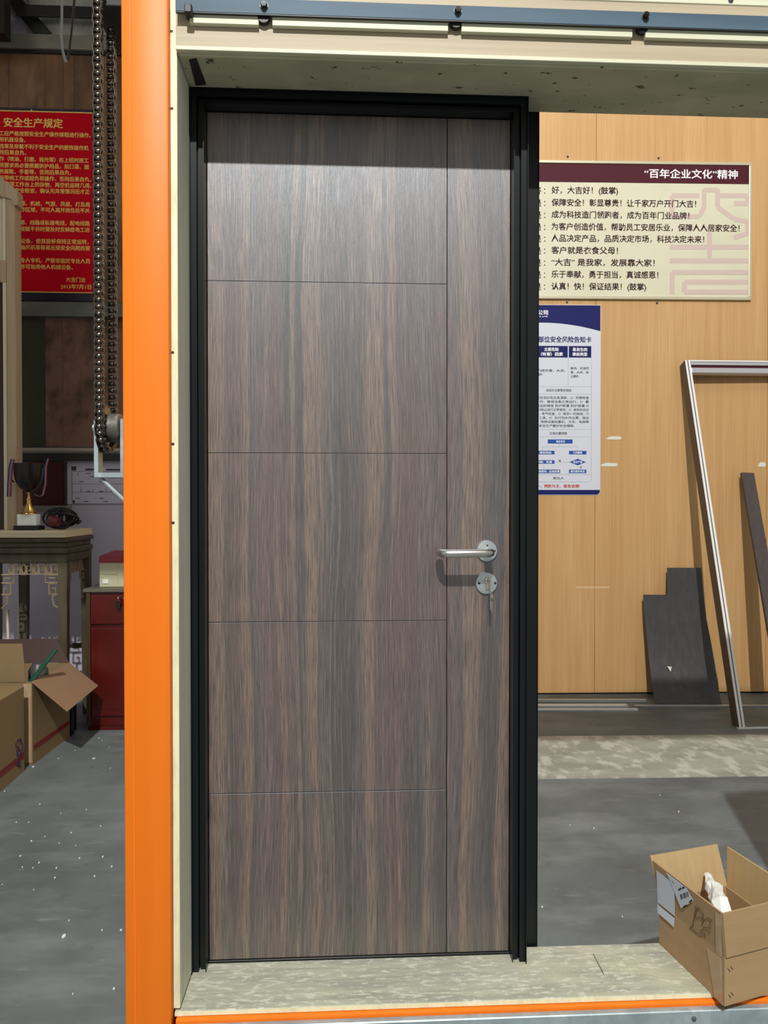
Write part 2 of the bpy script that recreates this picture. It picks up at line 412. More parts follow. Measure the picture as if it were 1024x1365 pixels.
beam = thing('head_beam', 'cream laminated wooden beam with plywood underside across the top of the opening', 'beam', (.9, 1.77, ZT))
def zb(py): return Z(py, YF, 500)
XB = X(240, YF)
b = MB(); b.box(XB, XE, YF+.002, YB, ZT, ZT+.006, .0008); obj('soffit_board', b, M_SOFFIT, beam)
zz = ZT+.006; zlip = Z(74, 1.661, 500)
b = MB(); b.box(XB+.012, XE, YF+.001, YB-.003, zz, zz+.004); obj('ply_layer', b, M_PLY[0], beam)
b = MB(); b.box(XB+.012, XE, YF+.004, YB-.003, zz+.004, zlip); obj('ply_layer', b, M_PLY[1], beam)
zl2 = Z(68, 1.661, 500); zt2 = Z(38.5, 1.6525, 500)
xs_ = X(257, YF)
b = MB(); b.box(XB-.004, XE, YF-.011, YB-.005, zlip, zl2-.0004, .001); obj('lower_lip', b, M_TRIM, beam)
b = MB(); b.box(XB-.004, XE, YF-.008, YB-.005, zl2, zt2, .001); obj('fascia_board', b, M_TAN, beam)
b = MB(); b.box(XB-.004, XE, YF-.007, YB-.005, zt2+.0004, zb(-6), .001); obj('backing_board', b, M_TAN, beam)
sp_ = [xs_] + [q for px in (355, 606, 850, 1100) for q in (X(px, 1.65)-.0145, X(px, 1.65)+.0145)] + [XE]
for q0_, q1_ in zip(sp_[::2], sp_[1::2]):
    b = MB(); b.box(q0_, q1_, 1.6525, YF-.0073, zt2+.0004, zb(22)+.004, .0008); obj('upper_lip', b, M_TRIM, beam)
b = MB(); b.box(XB-.004, XE, YF-.008, YB-.005, zb(-6)+.0005, 2.71, .002); obj('upper_board', b, M_TRIM, beam)
c0, c1, c2, c3 = P(252, 79, z=ZT), P(262, 77, z=ZT), P(275, 112, z=ZT), P(261, 113, z=ZT)
b = MB(); b.slab([(p.x, p.y, ZT-.0022) for p in (c0, c1, c2, c3)], (0, 0, .002)); obj('corner_plate', b, M_DARK, beam, label='small dark plate in the corner of the underside')
for px, py in ((968, 3),):
    b = MB(); b.lathe([(.006, 0), (.006, -.002), (.003, -.004)], (X(px, YF), YF-.0085, Z(py, YF, px)), 'y', 12); obj('screw', b, M_WASHER, beam)

rail = thing('sliding_rail', 'flat blue-grey steel sliding door rail bolted along the top of the cream beam', 'rail', (.9, 1.63, zb(24)))
YR = 1.645
zr0, zr1 = Z(23.5, YR, 500), Z(3, YR, 500)
b = MB(); b.box(X(236, YR), XE, YR, YR+.006, zr0, zr1, .001); obj('flat_bar', b, M_RAIL, rail)
b = MB(); b.box(X(236, YR), XE, YR+.0004, YR+.0064, zr0-.0018, zr0-.0002); obj('bar_edge', b, M_RUBBER, rail)
b = MB(); b.box(X(249, YR), X(259, YR), YR-.012, YR+.018, Z(21, YR, 254), Z(9, YR, 254), .002); obj('end_stop', b, M_RUBBER, rail)
for px, py in ((353.5, 8), (609.5, 15), (857.5, 22), (1105, 29)):
    x, z = X(px, YR), Z(py, YR, px)
    b = MB(); b.lathe([(.0088, 0), (.0088, -.0015)], (x, YR-.0003, z), 'y', 20); wsh = obj('washer', b, M_WASHER, rail)
    b = MB(); b.lathe([(.0072, 0), (.0075, -.0055), (.006, -.008)], (x, YR-.002, z), 'y', 6)
    b.lathe([(.0025, 0), (.003, -.0005)], (x, YR-.0102, z), 'y', 8)
    obj('bolt', b, M_BOLT, rail, smooth=True)
    b = MB(); b.lathe([(.0125, 0), (.0135, .002), (.0135, .010), (.0125, .0125)], (x-.002, YR+.0067, z-.0175), 'y', 24); obj('spacer', b, M_RUBBER, rail, smooth=True)

sill = thing('sill_beam', 'worn plywood-topped sill with orange edge strip at the foot of the display door', 'sill', (.9, 1.77, 0))
b = MB(); b.box(X(231, YF), XE, YF-.001, YB, ZS-.012, ZS, .0015); obj('sill_board', b, M_PLYTOP, sill)
b = MB(); b.box(X(231, YF), XE, YF-.0022, YF-.0012, ZS-.011, ZS-.0015); obj('edge_band', b, M_CREAM, sill)
b = MB(); b.box(X(233, YF), XE, YF-.012, YB-.005, .16, ZS-.0125, .003); obj('orange_strip', b, M_ORANGE, sill)
b = MB(); b.box(X(236, YF), XE, YF-.03, YF-.0125, .0, ZS-.0205, .002); obj('steel_channel', b, M_GALV, sill)
b = MB(); b.box(xc1+.02, XE, YF+.02, YB-.02, 0, .158); obj('bearer', b, M_GALV, sill)
p0, p1 = P(791, 1272, z=ZS), P(805, 1299, z=ZS); b = MB(); b.bar((p0.x, p0.y, ZS+.0003), (p1.x, p1.y, ZS+.0003), .002, .0006); obj('scratch', b, M_SCRIB, sill)
b = MB(); b.lathe([(.005, 0), (.005, -.003), (.003, -.004)], (X(929, 1.64), YF-.0305, Z(1358, 1.64, 929)), 'y', 12); obj('screw', b, M_WASHER, sill)

# board added out of view to cast the shadow on the right floor
pr = thing('shadow_board', 'unseen board added beyond the carton to cast a floor shadow', 'door', (1.66, 1.78, ZS))
b = MB(); b.box(1.30, 1.88, 1.75, 1.79, ZS, 1.65, .002); obj('leaf', b, M_WAL, pr)  # plain added slab, there only for its cast shadow
# box added high up out of view to shade the left rear wall
b = MB(); b.box(-3.9, xc0-.04, 1.66, 1.95, 3.15, 5.6, .01)
single('shade_box', b, M_BEAMGREY, 'unseen grey box added high beside the orange column to shade the left rear', 'light blocker', loc=(-2.2, 1.8, 3.15))

# ------------------------------------------------------------ the display door
YD = 1.842
xl, xr = X(276.8, YD), X(680, YD)
zdt, zdb = Z(154.5, YD, 500), ZS+.0075
fr = thing('door_frame', 'slim black aluminium door frame standing on the plywood sill', 'door frame', ((xl+xr)/2, 1.82, ZS))
PROF = [(0, 1.905), (0, 1.805), (.0018, 1.805), (.0018, 1.8165), (.0150, 1.8165), (.0150, 1.823), (.0172, 1.823), (.0172, 1.806),
        (.0305, 1.806), (.0305, 1.796), (.0325, 1.796), (.0325, 1.905)]
def member(kind):
    b = MB(); A, B2 = [], []
    for u, y in PROF:
        if kind == 'L': A.append((xl-u, y, ZS+.001)); B2.append((xl-u, y, zdt+u))
        if kind == 'R': A.append((xr+u, y, ZS+.001)); B2.append((xr+u, y, zdt+u))
        if kind == 'T': A.append((xl-u, y, zdt+u)); B2.append((xr+u, y, zdt+u))
    va = [b.b.verts.new(p) for p in A]; vb = [b.b.verts.new(p) for p in B2]; n = len(va)
    for i in range(n): b.b.faces.new([va[i], va[(i+1) % n], vb[(i+1) % n], vb[i]])
    b.b.faces.new(va[::-1]); b.b.faces.new(vb)
    return b
obj('jamb', member('L'), M_BLACK, fr); obj('jamb', member('R'), M_BLACK, fr); obj('head', member('T'), M_BLACK, fr)
xo = X(717.5, 1.876)
zf = Z(1270, 1.876, 710)
for a0, a1, z0, z1, nm in ((xr+.033, xo, zf, zdt+.06, 'rear_casing'), (X(254, 1.876)-.02, xl-.033, zf, zdt+.06, 'rear_casing')):
    b = MB(); b.box(a0, a1, 1.876, 1.884, z0, z1, .0012); b.box(a1-.0015 if a0 > 0 else a0, a1 if a0 > 0 else a0+.0015, 1.872, 1.8765, z0-.003, z1)
    obj(nm, b, M_BLACK, fr)
b = MB(); b.box(X(254, 1.876)-.02, xo, 1.876, 1.884, zdt+.0605, zdt+.095, .0012); obj('rear_casing', b, M_BLACK, fr)
b = MB(); b.box(xl, xr, YD-.004, 1.90, ZS+.0005, zdb-.0012, .0008); obj('threshold', b, M_BLACK, fr)

dr = thing('display_door', 'dark walnut laminate door leaf with thin metal inlays and steel handle', 'door', ((xl+xr)/2, 1.86, ZS))
g = .0016
b = MB(); b.box(xl+g, xr-g, YD+.004, YD+.042, zdb, zdt-g); obj('core', b, M_INLAYD, dr)
xg = X(595.8, YD); gw = .0011
hz = [zdt-g]+[Z(py, YD, 435) for py in (376.6, 604.3, 828.5, 1055.5)]+[zdb]
for k in range(5):
    top, bot = hz[k], hz[k+1]
    b = MB(); b.box(xl+g, xg-gw, YD, YD+.0035, bot+(gw if k < 4 else 0), top-(gw if k else 0), .0004); obj('panel', b, M_WAL, dr)
b = MB(); b.box(xg+gw, xr-g, YD, YD+.0035, zdb, zdt-g, .0004); obj('panel', b, M_WAL, dr)
for z in hz[1:5]:
    b = MB(); b.box(xl+g, xg-gw, YD+.0006, YD+.0038, z-gw*.98, z-gw*.1); obj('inlay_strip', b, M_INLAY, dr)
b = MB(); b.box(xg-gw*.2, xg+gw*.35, YD+.0016, YD+.0038, zdb, zdt-g); obj('inlay_strip', b, M_INLAYD, dr)
# lever handle
hc = P(649.5, 734.5, y=YD-.006)
lv = obj('lever_handle', MB().tube([(hc.x, YD-.008, hc.z-.001), (hc.x, YD-.050, hc.z-.001), (hc.x-.002, YD-.059, hc.z-.001), (hc.x-.008, YD-.065, hc.z-.001),
     (hc.x-.018, YD-.067, hc.z-.0015), (hc.x-.06, YD-.067, hc.z-.0015), (hc.x-.100, YD-.067, hc.z-.002), (hc.x-.109, YD-.0645, hc.z-.002),
     (hc.x-.1145, YD-.059, hc.z-.002), (hc.x-.1165, YD-.050, hc.z-.002), (hc.x-.1165, YD-.026, hc.z-.002)], .0096, 20), M_STEEL, dr, smooth=True)
def rosette(c, r, parent):
    return obj('rosette', MB().lathe([(r, 0), (r, -.0045), (r-.0015, -.006), (r-.004, -.0062)], (c.x, YD-.0003, c.z), 'y', 40), M_ROSE, parent, smooth=True)
ro = rosette(hc, .0255, lv)
for dx, dz in ((0.0005, .0135), (.0185, .0005)):
    obj('screw_hole', MB().lathe([(.0022, 0), (.0022, -.0006)], (hc.x+dx, YD-.0063, hc.z+dz), 'y', 12), M_HOLE, lv)
kc = P(649, 777.5, y=YD-.006)
lk = obj('lock_cylinder', MB().lathe([(.0085, 0), (.0085, -.0098), (.008, -.0105)], (kc.x+.002, YD, kc.z+.006), 'y', 28).box(kc.x-.003, kc.x+.007, YD-.0100, YD, kc.z-.016, kc.z+.002, .0015), M_KEY, dr, smooth=True)
rosette(kc, .0265, lk)
for dx in (-.0185, .0205):
    obj('screw_hole', MB().lathe([(.003, 0), (.003, -.0006)], (kc.x+dx, YD-.0063, kc.z), 'y', 12), M_HOLE, lk)
obj('keyway', MB().box(kc.x+.0014, kc.x+.0026, YD-.0112, YD-.0106, kc.z+.001, kc.z+.011), M_HOLE, lk)
ks = thing('key_ring', 'small ring of nickel keys hanging from the lock below the lever handle', 'keys', (kc.x+.003, YD-.03, kc.z-.02))
kx = kc.x+.0025
b = MB(); b.box(kx-.001, kx+.001, YD-.030, YD-.0113, kc.z+.003, kc.z+.0105, .0004)
b.lathe([(.011, -.001), (.0115, 0), (.011, .001)], (kx, YD-.036, kc.z+.001), 'x', 20); obj('key', b, M_KEY, ks, smooth=True)
obj('ring', MB().tube([(kx+.002*math.cos(a), YD-.038+.0115*math.cos(a), kc.z-.013+.0115*math.sin(a)) for a in [2*math.pi*k/20 for k in range(20)]], .0011, 6, closed=True), M_KEY, ks, smooth=True)
b = MB(); b.lathe([(.010, -.001), (.0105, 0), (.010, .001)], (kx+.004, YD-.037, kc.z-.030), 'x', 20)
b.box(kx+.003, kx+.005, YD-.041, YD-.034, kc.z-.066, kc.z-.038, .0004); obj('key', b, M_KEY, ks, smooth=True)
b = MB(); b.lathe([(.009, -.001), (.0095, 0), (.009, .001)], (kx+.0005, YD-.039, kc.z-.029), 'x', 20)
b.box(kx-.0005, kx+.0015, YD-.043, YD-.036, kc.z-.060, kc.z-.037, .0004); obj('key', b, M_KEY, ks, smooth=True)

# ------------------------------------------------------------ the cream company sign on the honey wall
def wallthing(name, label, cat, px, py, off=0.0):
    u, z = W(px, py); p = MW['wall_back'] @ Vector((u, -off, z))
    o = thing(name, label, cat, p, (0, 0, WROT))
    def L(px, py, o2=0.0):
        a, c = W(px, py, o2); return a-u, c-z
    return o, L
sg, L = wallthing('framed_sign', 'cream and maroon framed company sign with nine rows of writing on the honey wall', 'sign', 760, 306)
xL, _ = L(516, 300); xR, zT_ = L(1003, 216.5, .02); _, zB_ = L(1003, 400, .02)
fw = .02
b = MB(); b.box(xL, xR, -.012, -.001, zB_, zT_, .001); obj('board', b, M_PAPERC, sg, local=True)
for nm, a in (('frame_rail', (xL, xR, -.022, -.0125, zT_-fw, zT_)), ('frame_rail', (xL, xR, -.022, -.0125, zB_, zB_+fw)),
              ('frame_rail', (xL, xL+fw, -.022, -.0125, zB_+fw+.0005, zT_-fw-.0005)), ('frame_rail', (xR-fw, xR, -.022, -.0125, zB_+fw+.0005, zT_-fw-.0005))):
    b = MB(); b.box(*a, .003); obj(nm, b, M_FRAMEC, sg, local=True)
_, zh = L(900, 245.5)
b = MB(); b.box(xL+fw, xR-fw, -.0132, -.0122, zh, zT_-fw-.0005); obj('header_band', b, M_MAROON, sg, local=True)
def sgx(px): return L(px, 300, .013)[0]
def sgz(py, px=860): return L(px, py, .013)[1]
b = MB()
text_into(b.b, '“百年企业文化”精神', sgx(859), sgz(232, 920), .062, .0137, sgx(983)-sgx(859), .018)
obj('heading', b, M_WHITEINK, sg, local=True)
rows = [('答', '好，大吉好！(鼓掌)', 824, 254), ('是', '保障安全！彰显尊贵！让千家万户开门大吉！', 928, 270.5), ('是', '成为科技造门领跑者，成为百年门业品牌！', 919, 286.5),
        ('是', '为客户创造价值，帮助员工安居乐业，保障人人居家安全！', 986, 302.5), ('是', '人品决定产品，品质决定市场，科技决定未来！', 939, 318),
        ('是', '客户就是衣食父母！', 824, 334), ('是', '“大吉” 是我家，发展靠大家！', 873, 350), ('是', '乐于奉献，勇于担当，真诚感恩！', 878, 366), ('是', '认真！快！保证结果！(鼓掌)', 862, 382)]
for a, t, x1, y in rows:
    b = MB()
    text_into(b.b, a, sgx(712), sgz(y, 716), .050, .0132, sgx(721.5)-sgx(712), .022)
    text_into(b.b, '：', sgx(725.5), sgz(y, 716), .050, .0132, None, .02)
    text_into(b.b, t, sgx(735.5), sgz(y, 800), .050, .0132, sgx(x1)-sgx(735.5), .022)
    obj('lettering', b, M_INKM, sg, local=True)
b = MB()
kk_ = [0]
def stroke(pts, wd=.033):
    q = [(L(700+x/3.16, 200+y/3.16, .013)) for x, y in pts]
    for (ax, az), (bx, bz) in zip(q, q[1:]):
        kk_[0] += 1; yy_ = -.01255-kk_[0]*.00003; b.bar((ax, yy_, az), (bx, yy_, bz), wd, .0003, side=(bz-az, 0, -(bx-ax)))
for s in ([(620, 285), (620, 192), (735, 192)], [(620, 280), (735, 280), (755, 240), (755, 165)], [(755, 168), (812, 168)], [(812, 165), (812, 192)], [(806, 192), (938, 192), (938, 225), (880, 225)],
          [(812, 192), (812, 240), (880, 290), (938, 300), (938, 350), (880, 370)], [(610, 408), (943, 408)], [(778, 320), (778, 460)], [(610, 466), (943, 466)],
          [(943, 515), (620, 515), (620, 605)], [(943, 556), (672, 556), (672, 598), (943, 598)]): stroke(s)
obj('emblem', b, M_PINK, sg, local=True)
for px, y in ((757, 209), (878, 211), (756, 403), (876, 404)):
    x, z = L(px, y); b = MB(); b.lathe([(.008, 0), (.006, -.006)], (x, -.0005, z), 'y', 10); obj('fixing', b, M_DARK, sg, local=True)

# ------------------------------------------------------------ the safety poster
po, L = wallthing('safety_poster', 'white and navy safety notice poster under the cream company sign', 'poster', 760, 533)
def px_(x): return L(x, 533)[0]
def pz_(y): return L(760, y)[1]
b = MB(); cx = px_(800.5); cut = .016
b.slab([(px_(640), -.0012, pz_(660)), (cx-cut, -.0012, pz_(660)), (cx, -.0012, pz_(657)), (cx, -.0012, pz_(406.5)), (px_(640), -.0012, pz_(406.5))], (0, -.002, 0))
obj('sheet', b, M_POSTER, po, local=True)
def pflat(name, loops, m, off=.0036):
    b = MB()
    for lp in loops: b.slab([(px_(x), -off+.0003, pz_(y)) for x, y in lp], (0, -.0003, 0))
    return obj(name, b, m, po, local=True)
def rc(x0, x1, y0, y1): return [(x0, y1), (x1, y1), (x1, y0), (x0, y0)]
crv = [(x, 430.5+11*((x-722)/78)**2) for x in range(642, 801, 8)]
pflat('header_band', [[(640.5, 407), *[(max(640.5, x), y) for x, y in crv], (800, 441.5), (800, 407)]], M_NAVY)
pflat('footer_band', [[(640.5, 653), (640.5, 659.5), (797, 659.5), (800, 656.5), (800, 653)]], M_NAVY)
pflat('table_head', [rc(680, 756.7, 461.3, 476.8), rc(758, 788, 461.3, 476.8)], M_NAVY)
H = .35
pflat('table_lines', [rc(680, 788.5, y-H/2, y+H/2) for y in (515.5, 525.5, 572.5, 582.5, 632.5)] + [rc(788.2, 788.6, 477, 641), rc(757.2, 757.6, 477, 515.3), rc(680, 787, 642.2, 642.6),
      rc(745.6, 745.9, 591.5, 595.5), rc(723.5, 770, 595.6, 595.9), rc(723.5, 723.8, 596, 601), rc(769.8, 770.1, 596, 601), rc(770, 770.3, 606, 612), rc(770, 770.3, 620, 626), rc(741, 759, 616.2, 616.5), rc(725, 725.3, 619, 626)], M_LINE)
pflat('flow_box', [rc(730.3, 763.5, 585.8, 591.4), rc(706, 739.5, 601, 605.8), rc(758.7, 782, 601, 605.8), rc(706, 739.5, 613.5, 618.3), rc(706, 747, 626, 630.8), rc(758.7, 782, 626, 630.8),
      [(759, 616), (770.3, 620.4), (781.5, 616), (770.3, 611.6)]], M_BLUEP)
def ptxt(name, items, m, off=.0039):
    for t, x0, x1, y, h, bold in items:
        b = MB(); text_into(b.b, t, px_(x0), pz_(y), h*.00518, off, px_(x1)-px_(x0), bold+.012)
        obj(name, b, m, po, local=True)
ptxt('white_lettering', [('有限公司', 702, 730, 417, 6.2, .02), ('MENYE CO.,LTD', 702, 730, 422.2, 2.2, .01), ('主要危险', 725.5, 744.5, 466, 4.6, .02), ('（有害）因素', 721, 750, 472.3, 4.6, .02),
     ('易发生的', 763, 782.5, 466, 4.6, .02), ('事故类型', 763, 782.5, 472.3, 4.6, .02), ('事故发生', 741.5, 753.5, 588.6, 3, .01), ('断电，报告班组', 708, 735, 603.4, 3, .01),
     ('人员撤离', 764, 776, 603.4, 3, .01), ('启动预案，处置', 708, 736, 616, 3, .01), ('是否严重', 764.5, 776.5, 616, 3, .01), ('保护事故现场，应急处置', 708, 746, 628.4, 3, .01), ('拨打救护电话', 761, 779.5, 628.4, 3, .01)], M_WHITEINK)
ptxt('title', [('部位安全风险告知卡', 717.5, 788, 452.8, 8, .018)], M_NAVY)
ptxt('small_print', [('触电、机械伤害、火灾、', 700, 754, 494.2, 3.6, 0), ('爆炸', 716.5, 723, 499.4, 3.6, 0), ('触电、机械伤', 760.5, 785, 491, 3.6, 0), ('害、火灾、粉', 760.5, 785, 496.5, 3.6, 0), ('尘爆炸', 760.5, 771, 501.8, 3.6, 0),
     ('采取的主要管控措施', 728, 761.5, 520.5, 3.8, 0), ('应急处置措施', 733, 756, 577.8, 3.8, 0), ('责任人', 737.5, 752, 637.6, 3.6, 0), ('是', 745, 748, 614.3, 3, .01), ('否', 773, 776, 623, 3, .01)] +
     [(t, 700 if not t.startswith('特种做') else 700, x1, 530.3+i*5.35, 3.7, 0) for i, (t, x1) in enumerate([
      ('1）三级安全培训及应急演练；2）定期检查', 785), ('做好7S工作，确保设备正常运行；3）戴', 785), ('好护耳用品防噪音 防护眼罩 防护面罩 4）', 785), ('每日正确对除尘进行正常使用；5）使用完后应', 785),
      ('关闭开关，电气检查；6）做到一机两岗；7）', 785), ('配置消防工具；8）执行动火作业票，做出', 785), ('标准；9）特种设备起重机、叉车、电梯等', 785), ('特种做好安全生产戴好安全帽等。', 766)])], M_GREYINK)
ptxt('red_lettering', [('安全第一，预防为主，综合治理!', 700, 773, 648, 4.6, .02)], M_REDINK)

# scraps of tape and paper on the wall
def scrap(px0, px1, py0, py1, label):
    a, z1 = W(px0, py0); c, z0 = W(px1, py1)
    p = MW['wall_back'] @ Vector(((a+c)/2, 0, (z0+z1)/2)); o = thing('paper_scrap', label, 'scrap', p, (0, 0, WROT)); bpy.data.objects.remove(o)
    M = MW['wall_back']; b = MB(); h = z1-z0; w_ = c-a
    b.slab([M @ Vector(q) for q in ((a, -.0008, z0), (a+w_*.8, -.0008, z0-h*.05), (c, -.0008, z0+h*.2), (c-w_*.1, -.0008, z1-h*.1), (a+w_*.3, -.0008, z1), (a+.001, -.0008, z0+h*.5))], (0, -.0012, 0))
    return single('paper_scrap', b, M_SKIRT, label, 'scrap', loc=p)
scrap(809, 829, 581.5, 585.8, 'upper small torn white paper scrap on the honey wall beside the poster')
scrap(801.5, 824, 617, 621.5, 'long torn white tape scrap on the honey wall low beside the poster')
scrap(1011, 1021, 616, 622, 'tiny white scrap on the honey wall inside the leaning frame')

# ------------------------------------------------------------ leaning frame, plank, black sheet, floor profiles
pb = P(986, 972, z=0); topy = 5.2; pt = P(932, 480, y=topy)
ln = math.atan2(topy-pb.y, pt.z); Lh = math.hypot(topy-pb.y, pt.z)
lf = thing('leaning_frame', 'brown metal frame with white front edges leaning against the honey wall', 'frame', (pb.x, pb.y, 0), (-ln, 0, 0))
FWD_W = 1.05; fwid, fdep = .038, .085
def lfb(nm, x0, x1, y0, y1, z0, z1, m, bev=.001):
    b = MB(); b.box(x0, x1, y0, y1, z0, z1, bev); return obj(nm, b, m, lf, local=True)
for x0 in (0, FWD_W-fwid):
    lfb('stile', x0, x0+fwid, .003, fdep, .012, Lh, M_BROWNAL)
    for q in (.001, .0225): lfb('edge_strip', x0+q, x0+q+.0145, .0, .0029, .012, Lh, M_WHITEAL, .0006)
lfb('top_rail', fwid+.0005, FWD_W-fwid-.0005, .003, fdep, Lh-fwid, Lh, M_BROWNAL)
lfb('edge_strip', fwid+.0005, FWD_W-fwid, .0, .0029, Lh-.010, Lh, M_WHITEAL, .0006)
lfb('edge_strip', fwid+.0005, FWD_W-fwid, .0, .0029, Lh-.036, Lh-.014, M_SILVER, .0006)
lfb('seal_strip', fwid+.0005, FWD_W-fwid, .010, .030, Lh-fwid-.016, Lh-fwid-.0005, M_MAROON, .0006)
lfb('inner_rail', fwid+.0005, FWD_W-fwid, .004, .045, Lh-fwid-.056, Lh-fwid-.017, M_SILVER, .004)
lfb('bottom_rail', -.004, FWD_W+.004, .0, fdep, 0, .0115, M_WHITEAL)

pA, pB = P(1054, 968, z=.0), P(996, 631, y=5.225)
b = MB(); b.bar((pA.x, pA.y, .012), pB, .088, .025, side=(1, -.05, 0), bev=.0015)
single('dark_plank', b, M_PLANK, 'narrow dark grey-brown plank leaning on the wall inside the metal frame', 'plank', loc=(pA.x, pA.y, 0))

rows_ = [(948, 876, 890+12, 963, 4.97), (930, 872.5, 900, 960, 5.04), (905, 868.5, 897, 957, 5.10), (880, 865.5, 894, 952.5, 5.15), (850, 862.5, 892, 947, 5.18), (825, 860, 891, 942, 5.20), (793, 858, 890, 938, 5.215), (775, None, 890, 936.5, 5.22), (757, None, 890, 935, 5.225)]
b = MB(); grid = []
for py, a, m_, c, yy in rows_:
    q0 = P(900, py, y=yy)
    row = [None if v is None else P(v, py, y=yy) for v in (a, m_, c)]
    if py == 948: row = [Vector((p.x, p.y, 0.001)) for p in row]
    fr_ = [None if p is None else b.b.verts.new(p) for p in row]; bk_ = [None if p is None else b.b.verts.new(p+Vector((0, .009, .001))) for p in row]
    grid.append((fr_, bk_))
def gq(*v): b.b.faces.new(v)
for i in range(len(grid)-1):
    (f0, k0), (f1, k1) = grid[i], grid[i+1]
    for j in (0, 1):
        if j == 0 and f1[0] is None: continue
        gq(f0[j], f0[j+1], f1[j+1], f1[j]); gq(k0[j+1], k0[j], k1[j], k1[j+1])
    lo = 0 if f1[0] is not None else 1
    gq(k0[lo], f0[lo], f1[lo], k1[lo]); gq(f0[2], k0[2], k1[2], f1[2])
f, k = grid[0]; gq(k[0], k[1], f[1], f[0]); gq(k[1], k[2], f[2], f[1])
f, k = grid[6]; gq(f[0], f[1], k[1], k[0])
f, k = grid[-1]; gq(f[1], f[2], k[2], k[1])
sh = single('notched_sheet', b, M_BLKSHEET, 'black notched sheet of bent board leaning against the honey wall', 'board', smooth=True, loc=(P(918, 948, z=0).x, 4.98, 0))

scq = P(893, 889, y=5.118); b = MB(); b.slab([P(889.5, 888, y=5.115), P(895.5, 889, y=5.115), P(894, 895.5, y=5.108)], (0, -.0015, 0)); single('paper_scrap', b, M_SKIRT, 'tiny triangular white chip stuck on the black notched sheet', 'scrap', loc=scq)
def strip(name, x0, x1, py, h, wd, m, label, z0=0.0):
    p0, p1 = P(x0, py, z=z0), P(x1, py, z=z0)
    b = MB(); b.box(0, (p1-p0).length, 0, wd, 0, h, .001, Matrix.Translation((p0.x, p0.y, z0)) @ Euler((0, 0, math.atan2(p1.y-p0.y, p1.x-p0.x))).to_matrix().to_4x4())
    return p0, p1, single(name, b, m, label, 'metal profile', loc=(p0.x, p0.y, z0))
M_STRIPA = mat('milky_profile', (.75, .84, .90), .35, .3, [((.30, .45, .38), 1, (6, 30, 30), .62, .66, 3, .8)])
M_STRIPB = mat('grey_profile', (.60, .62, .60), .45, .1)
strip('metal_profile', 560, 851, 948, .012, .030, M_STRIPA, 'white wrapped metal profile on the floor, the one out in front by the wall')
strip('metal_profile', 560, 838, 943.5, .014, .05, M_STRIPA, 'broad pale wrapped metal profile on the floor between the narrow profiles')
strip('metal_profile', 846, 1060, 942.5, .010, .025, M_SILVER, 'long silver metal profile on the floor passing behind the black sheet')
strip('metal_profile', 560, 862, 936, .018, .020, M_STRIPB, 'grey metal profile on the floor close under the honey wall panels')

# ------------------------------------------------------------ cartons
def carton(root, N, A, B2, zb_, h, m, thk=.004):
    """open box: N near corner, A and B2 the vectors of its two floor edges"""
    N = Vector((N[0], N[1], zb_)); A = Vector((A[0], A[1], 0)); B2 = Vector((B2[0], B2[1], 0)); up = Vector((0, 0, h))
    a, c = A.normalized()*thk, B2.normalized()*thk
    b = MB()
    b.hexa([N, N+A, N+A+B2, N+B2, *[p+Vector((0, 0, thk)) for p in (N, N+A, N+A+B2, N+B2)]])
    obj('bottom_panel', b, m, root)
    def wallp(p, e, t):
        b = MB(); z = Vector((0, 0, thk+.0003)); pts = [p+z, p+e+z, p+e+t+z, p+t+z]
        b.hexa([*pts, *[q-z+up for q in pts]]); obj('side_panel', b, m, root)
    wallp(N, A, c); wallp(N+B2-c, A, c); wallp(N+c, B2-2*c, a); wallp(N+A-a+c, B2-2*c, a)
def flap(root, p0, p1, q1, q0, m, thk=.004, label=None):
    """flap hinged on p0-p1, outer edge q0-q1"""
    p0, p1, q0, q1 = map(Vector, (p0, p1, q0, q1)); n = (p1-p0).cross(q0-p0).normalized()*thk
    b = MB(); b.slab([p0, p1, q1, q0], n); return obj('flap', b, m, root, label=label)

N = P(966, 1341.7, z=ZS); Lp = P(879, 1258, z=ZS)
Nr, Lr = P(962, 1276, y=N.y), P(878, 1206, y=Lp.y); hb = Nr.z-ZS
Br_ = P(968, 1186, z=ZS+hb)
A = Vector((Lp.x-N.x, Lp.y-N.y, 0)); B2 = Vector((Br_.x-P(878, 1206, z=ZS+hb).x, Br_.y-P(878, 1206, z=ZS+hb).y, 0))
ct = thing('open_carton', 'open brown shipping carton with paper labels sitting on the plywood sill', 'carton', (N.x+.1, N.y+.12, ZS))
carton(ct, N, A, B2, ZS, hb, M_BOX)
n3 = Vector((N.x, N.y, ZS+hb+.0005)); l3 = n3+A; r3 = n3+B2; b3 = n3+A+B2
def onplane(px, py, a, c, d_, off=0):
    nn = (c-a).cross(d_-a).normalized(); o = a+nn*off
    d = FWD+RGT*((px-512)/F_PX)+UP*((682.5-py)/F_PX); t = (o-CAM).dot(nn)/d.dot(nn); return CAM+d*t
f1 = P(961.5, 1217, y=N.y-.003); f2 = onplane(869, 1146.5, n3, l3, f1)
flap(ct, n3, l3, f2, f1, M_BOX)
upf = f1.z-n3.z
upv = f1-n3
flap(ct, n3+Vector((.0008, -.0005, 0)), r3, r3+upv, n3+upv+Vector((.0012, 0, 0)), M_BOX)
bt1 = P(955, 1125, y=b3.y+.02); bt0 = onplane(866, 1140.5, l3, b3, bt1)
flap(ct, l3+Vector((.003, .001, 0)), b3+Vector((0, .001, 0)), bt1, bt0, M_BOXIN)
rt0 = P(971, 1128.5, y=b3.y+.005); 
ra, rb_ = b3+Vector((.004, -.004, 0)), r3+Vector((.004, 0, 0)); flap(ct, ra, rb_, rb_+(rt0-ra)+Vector((.0, .01, 0)), rt0, M_BOXIN)
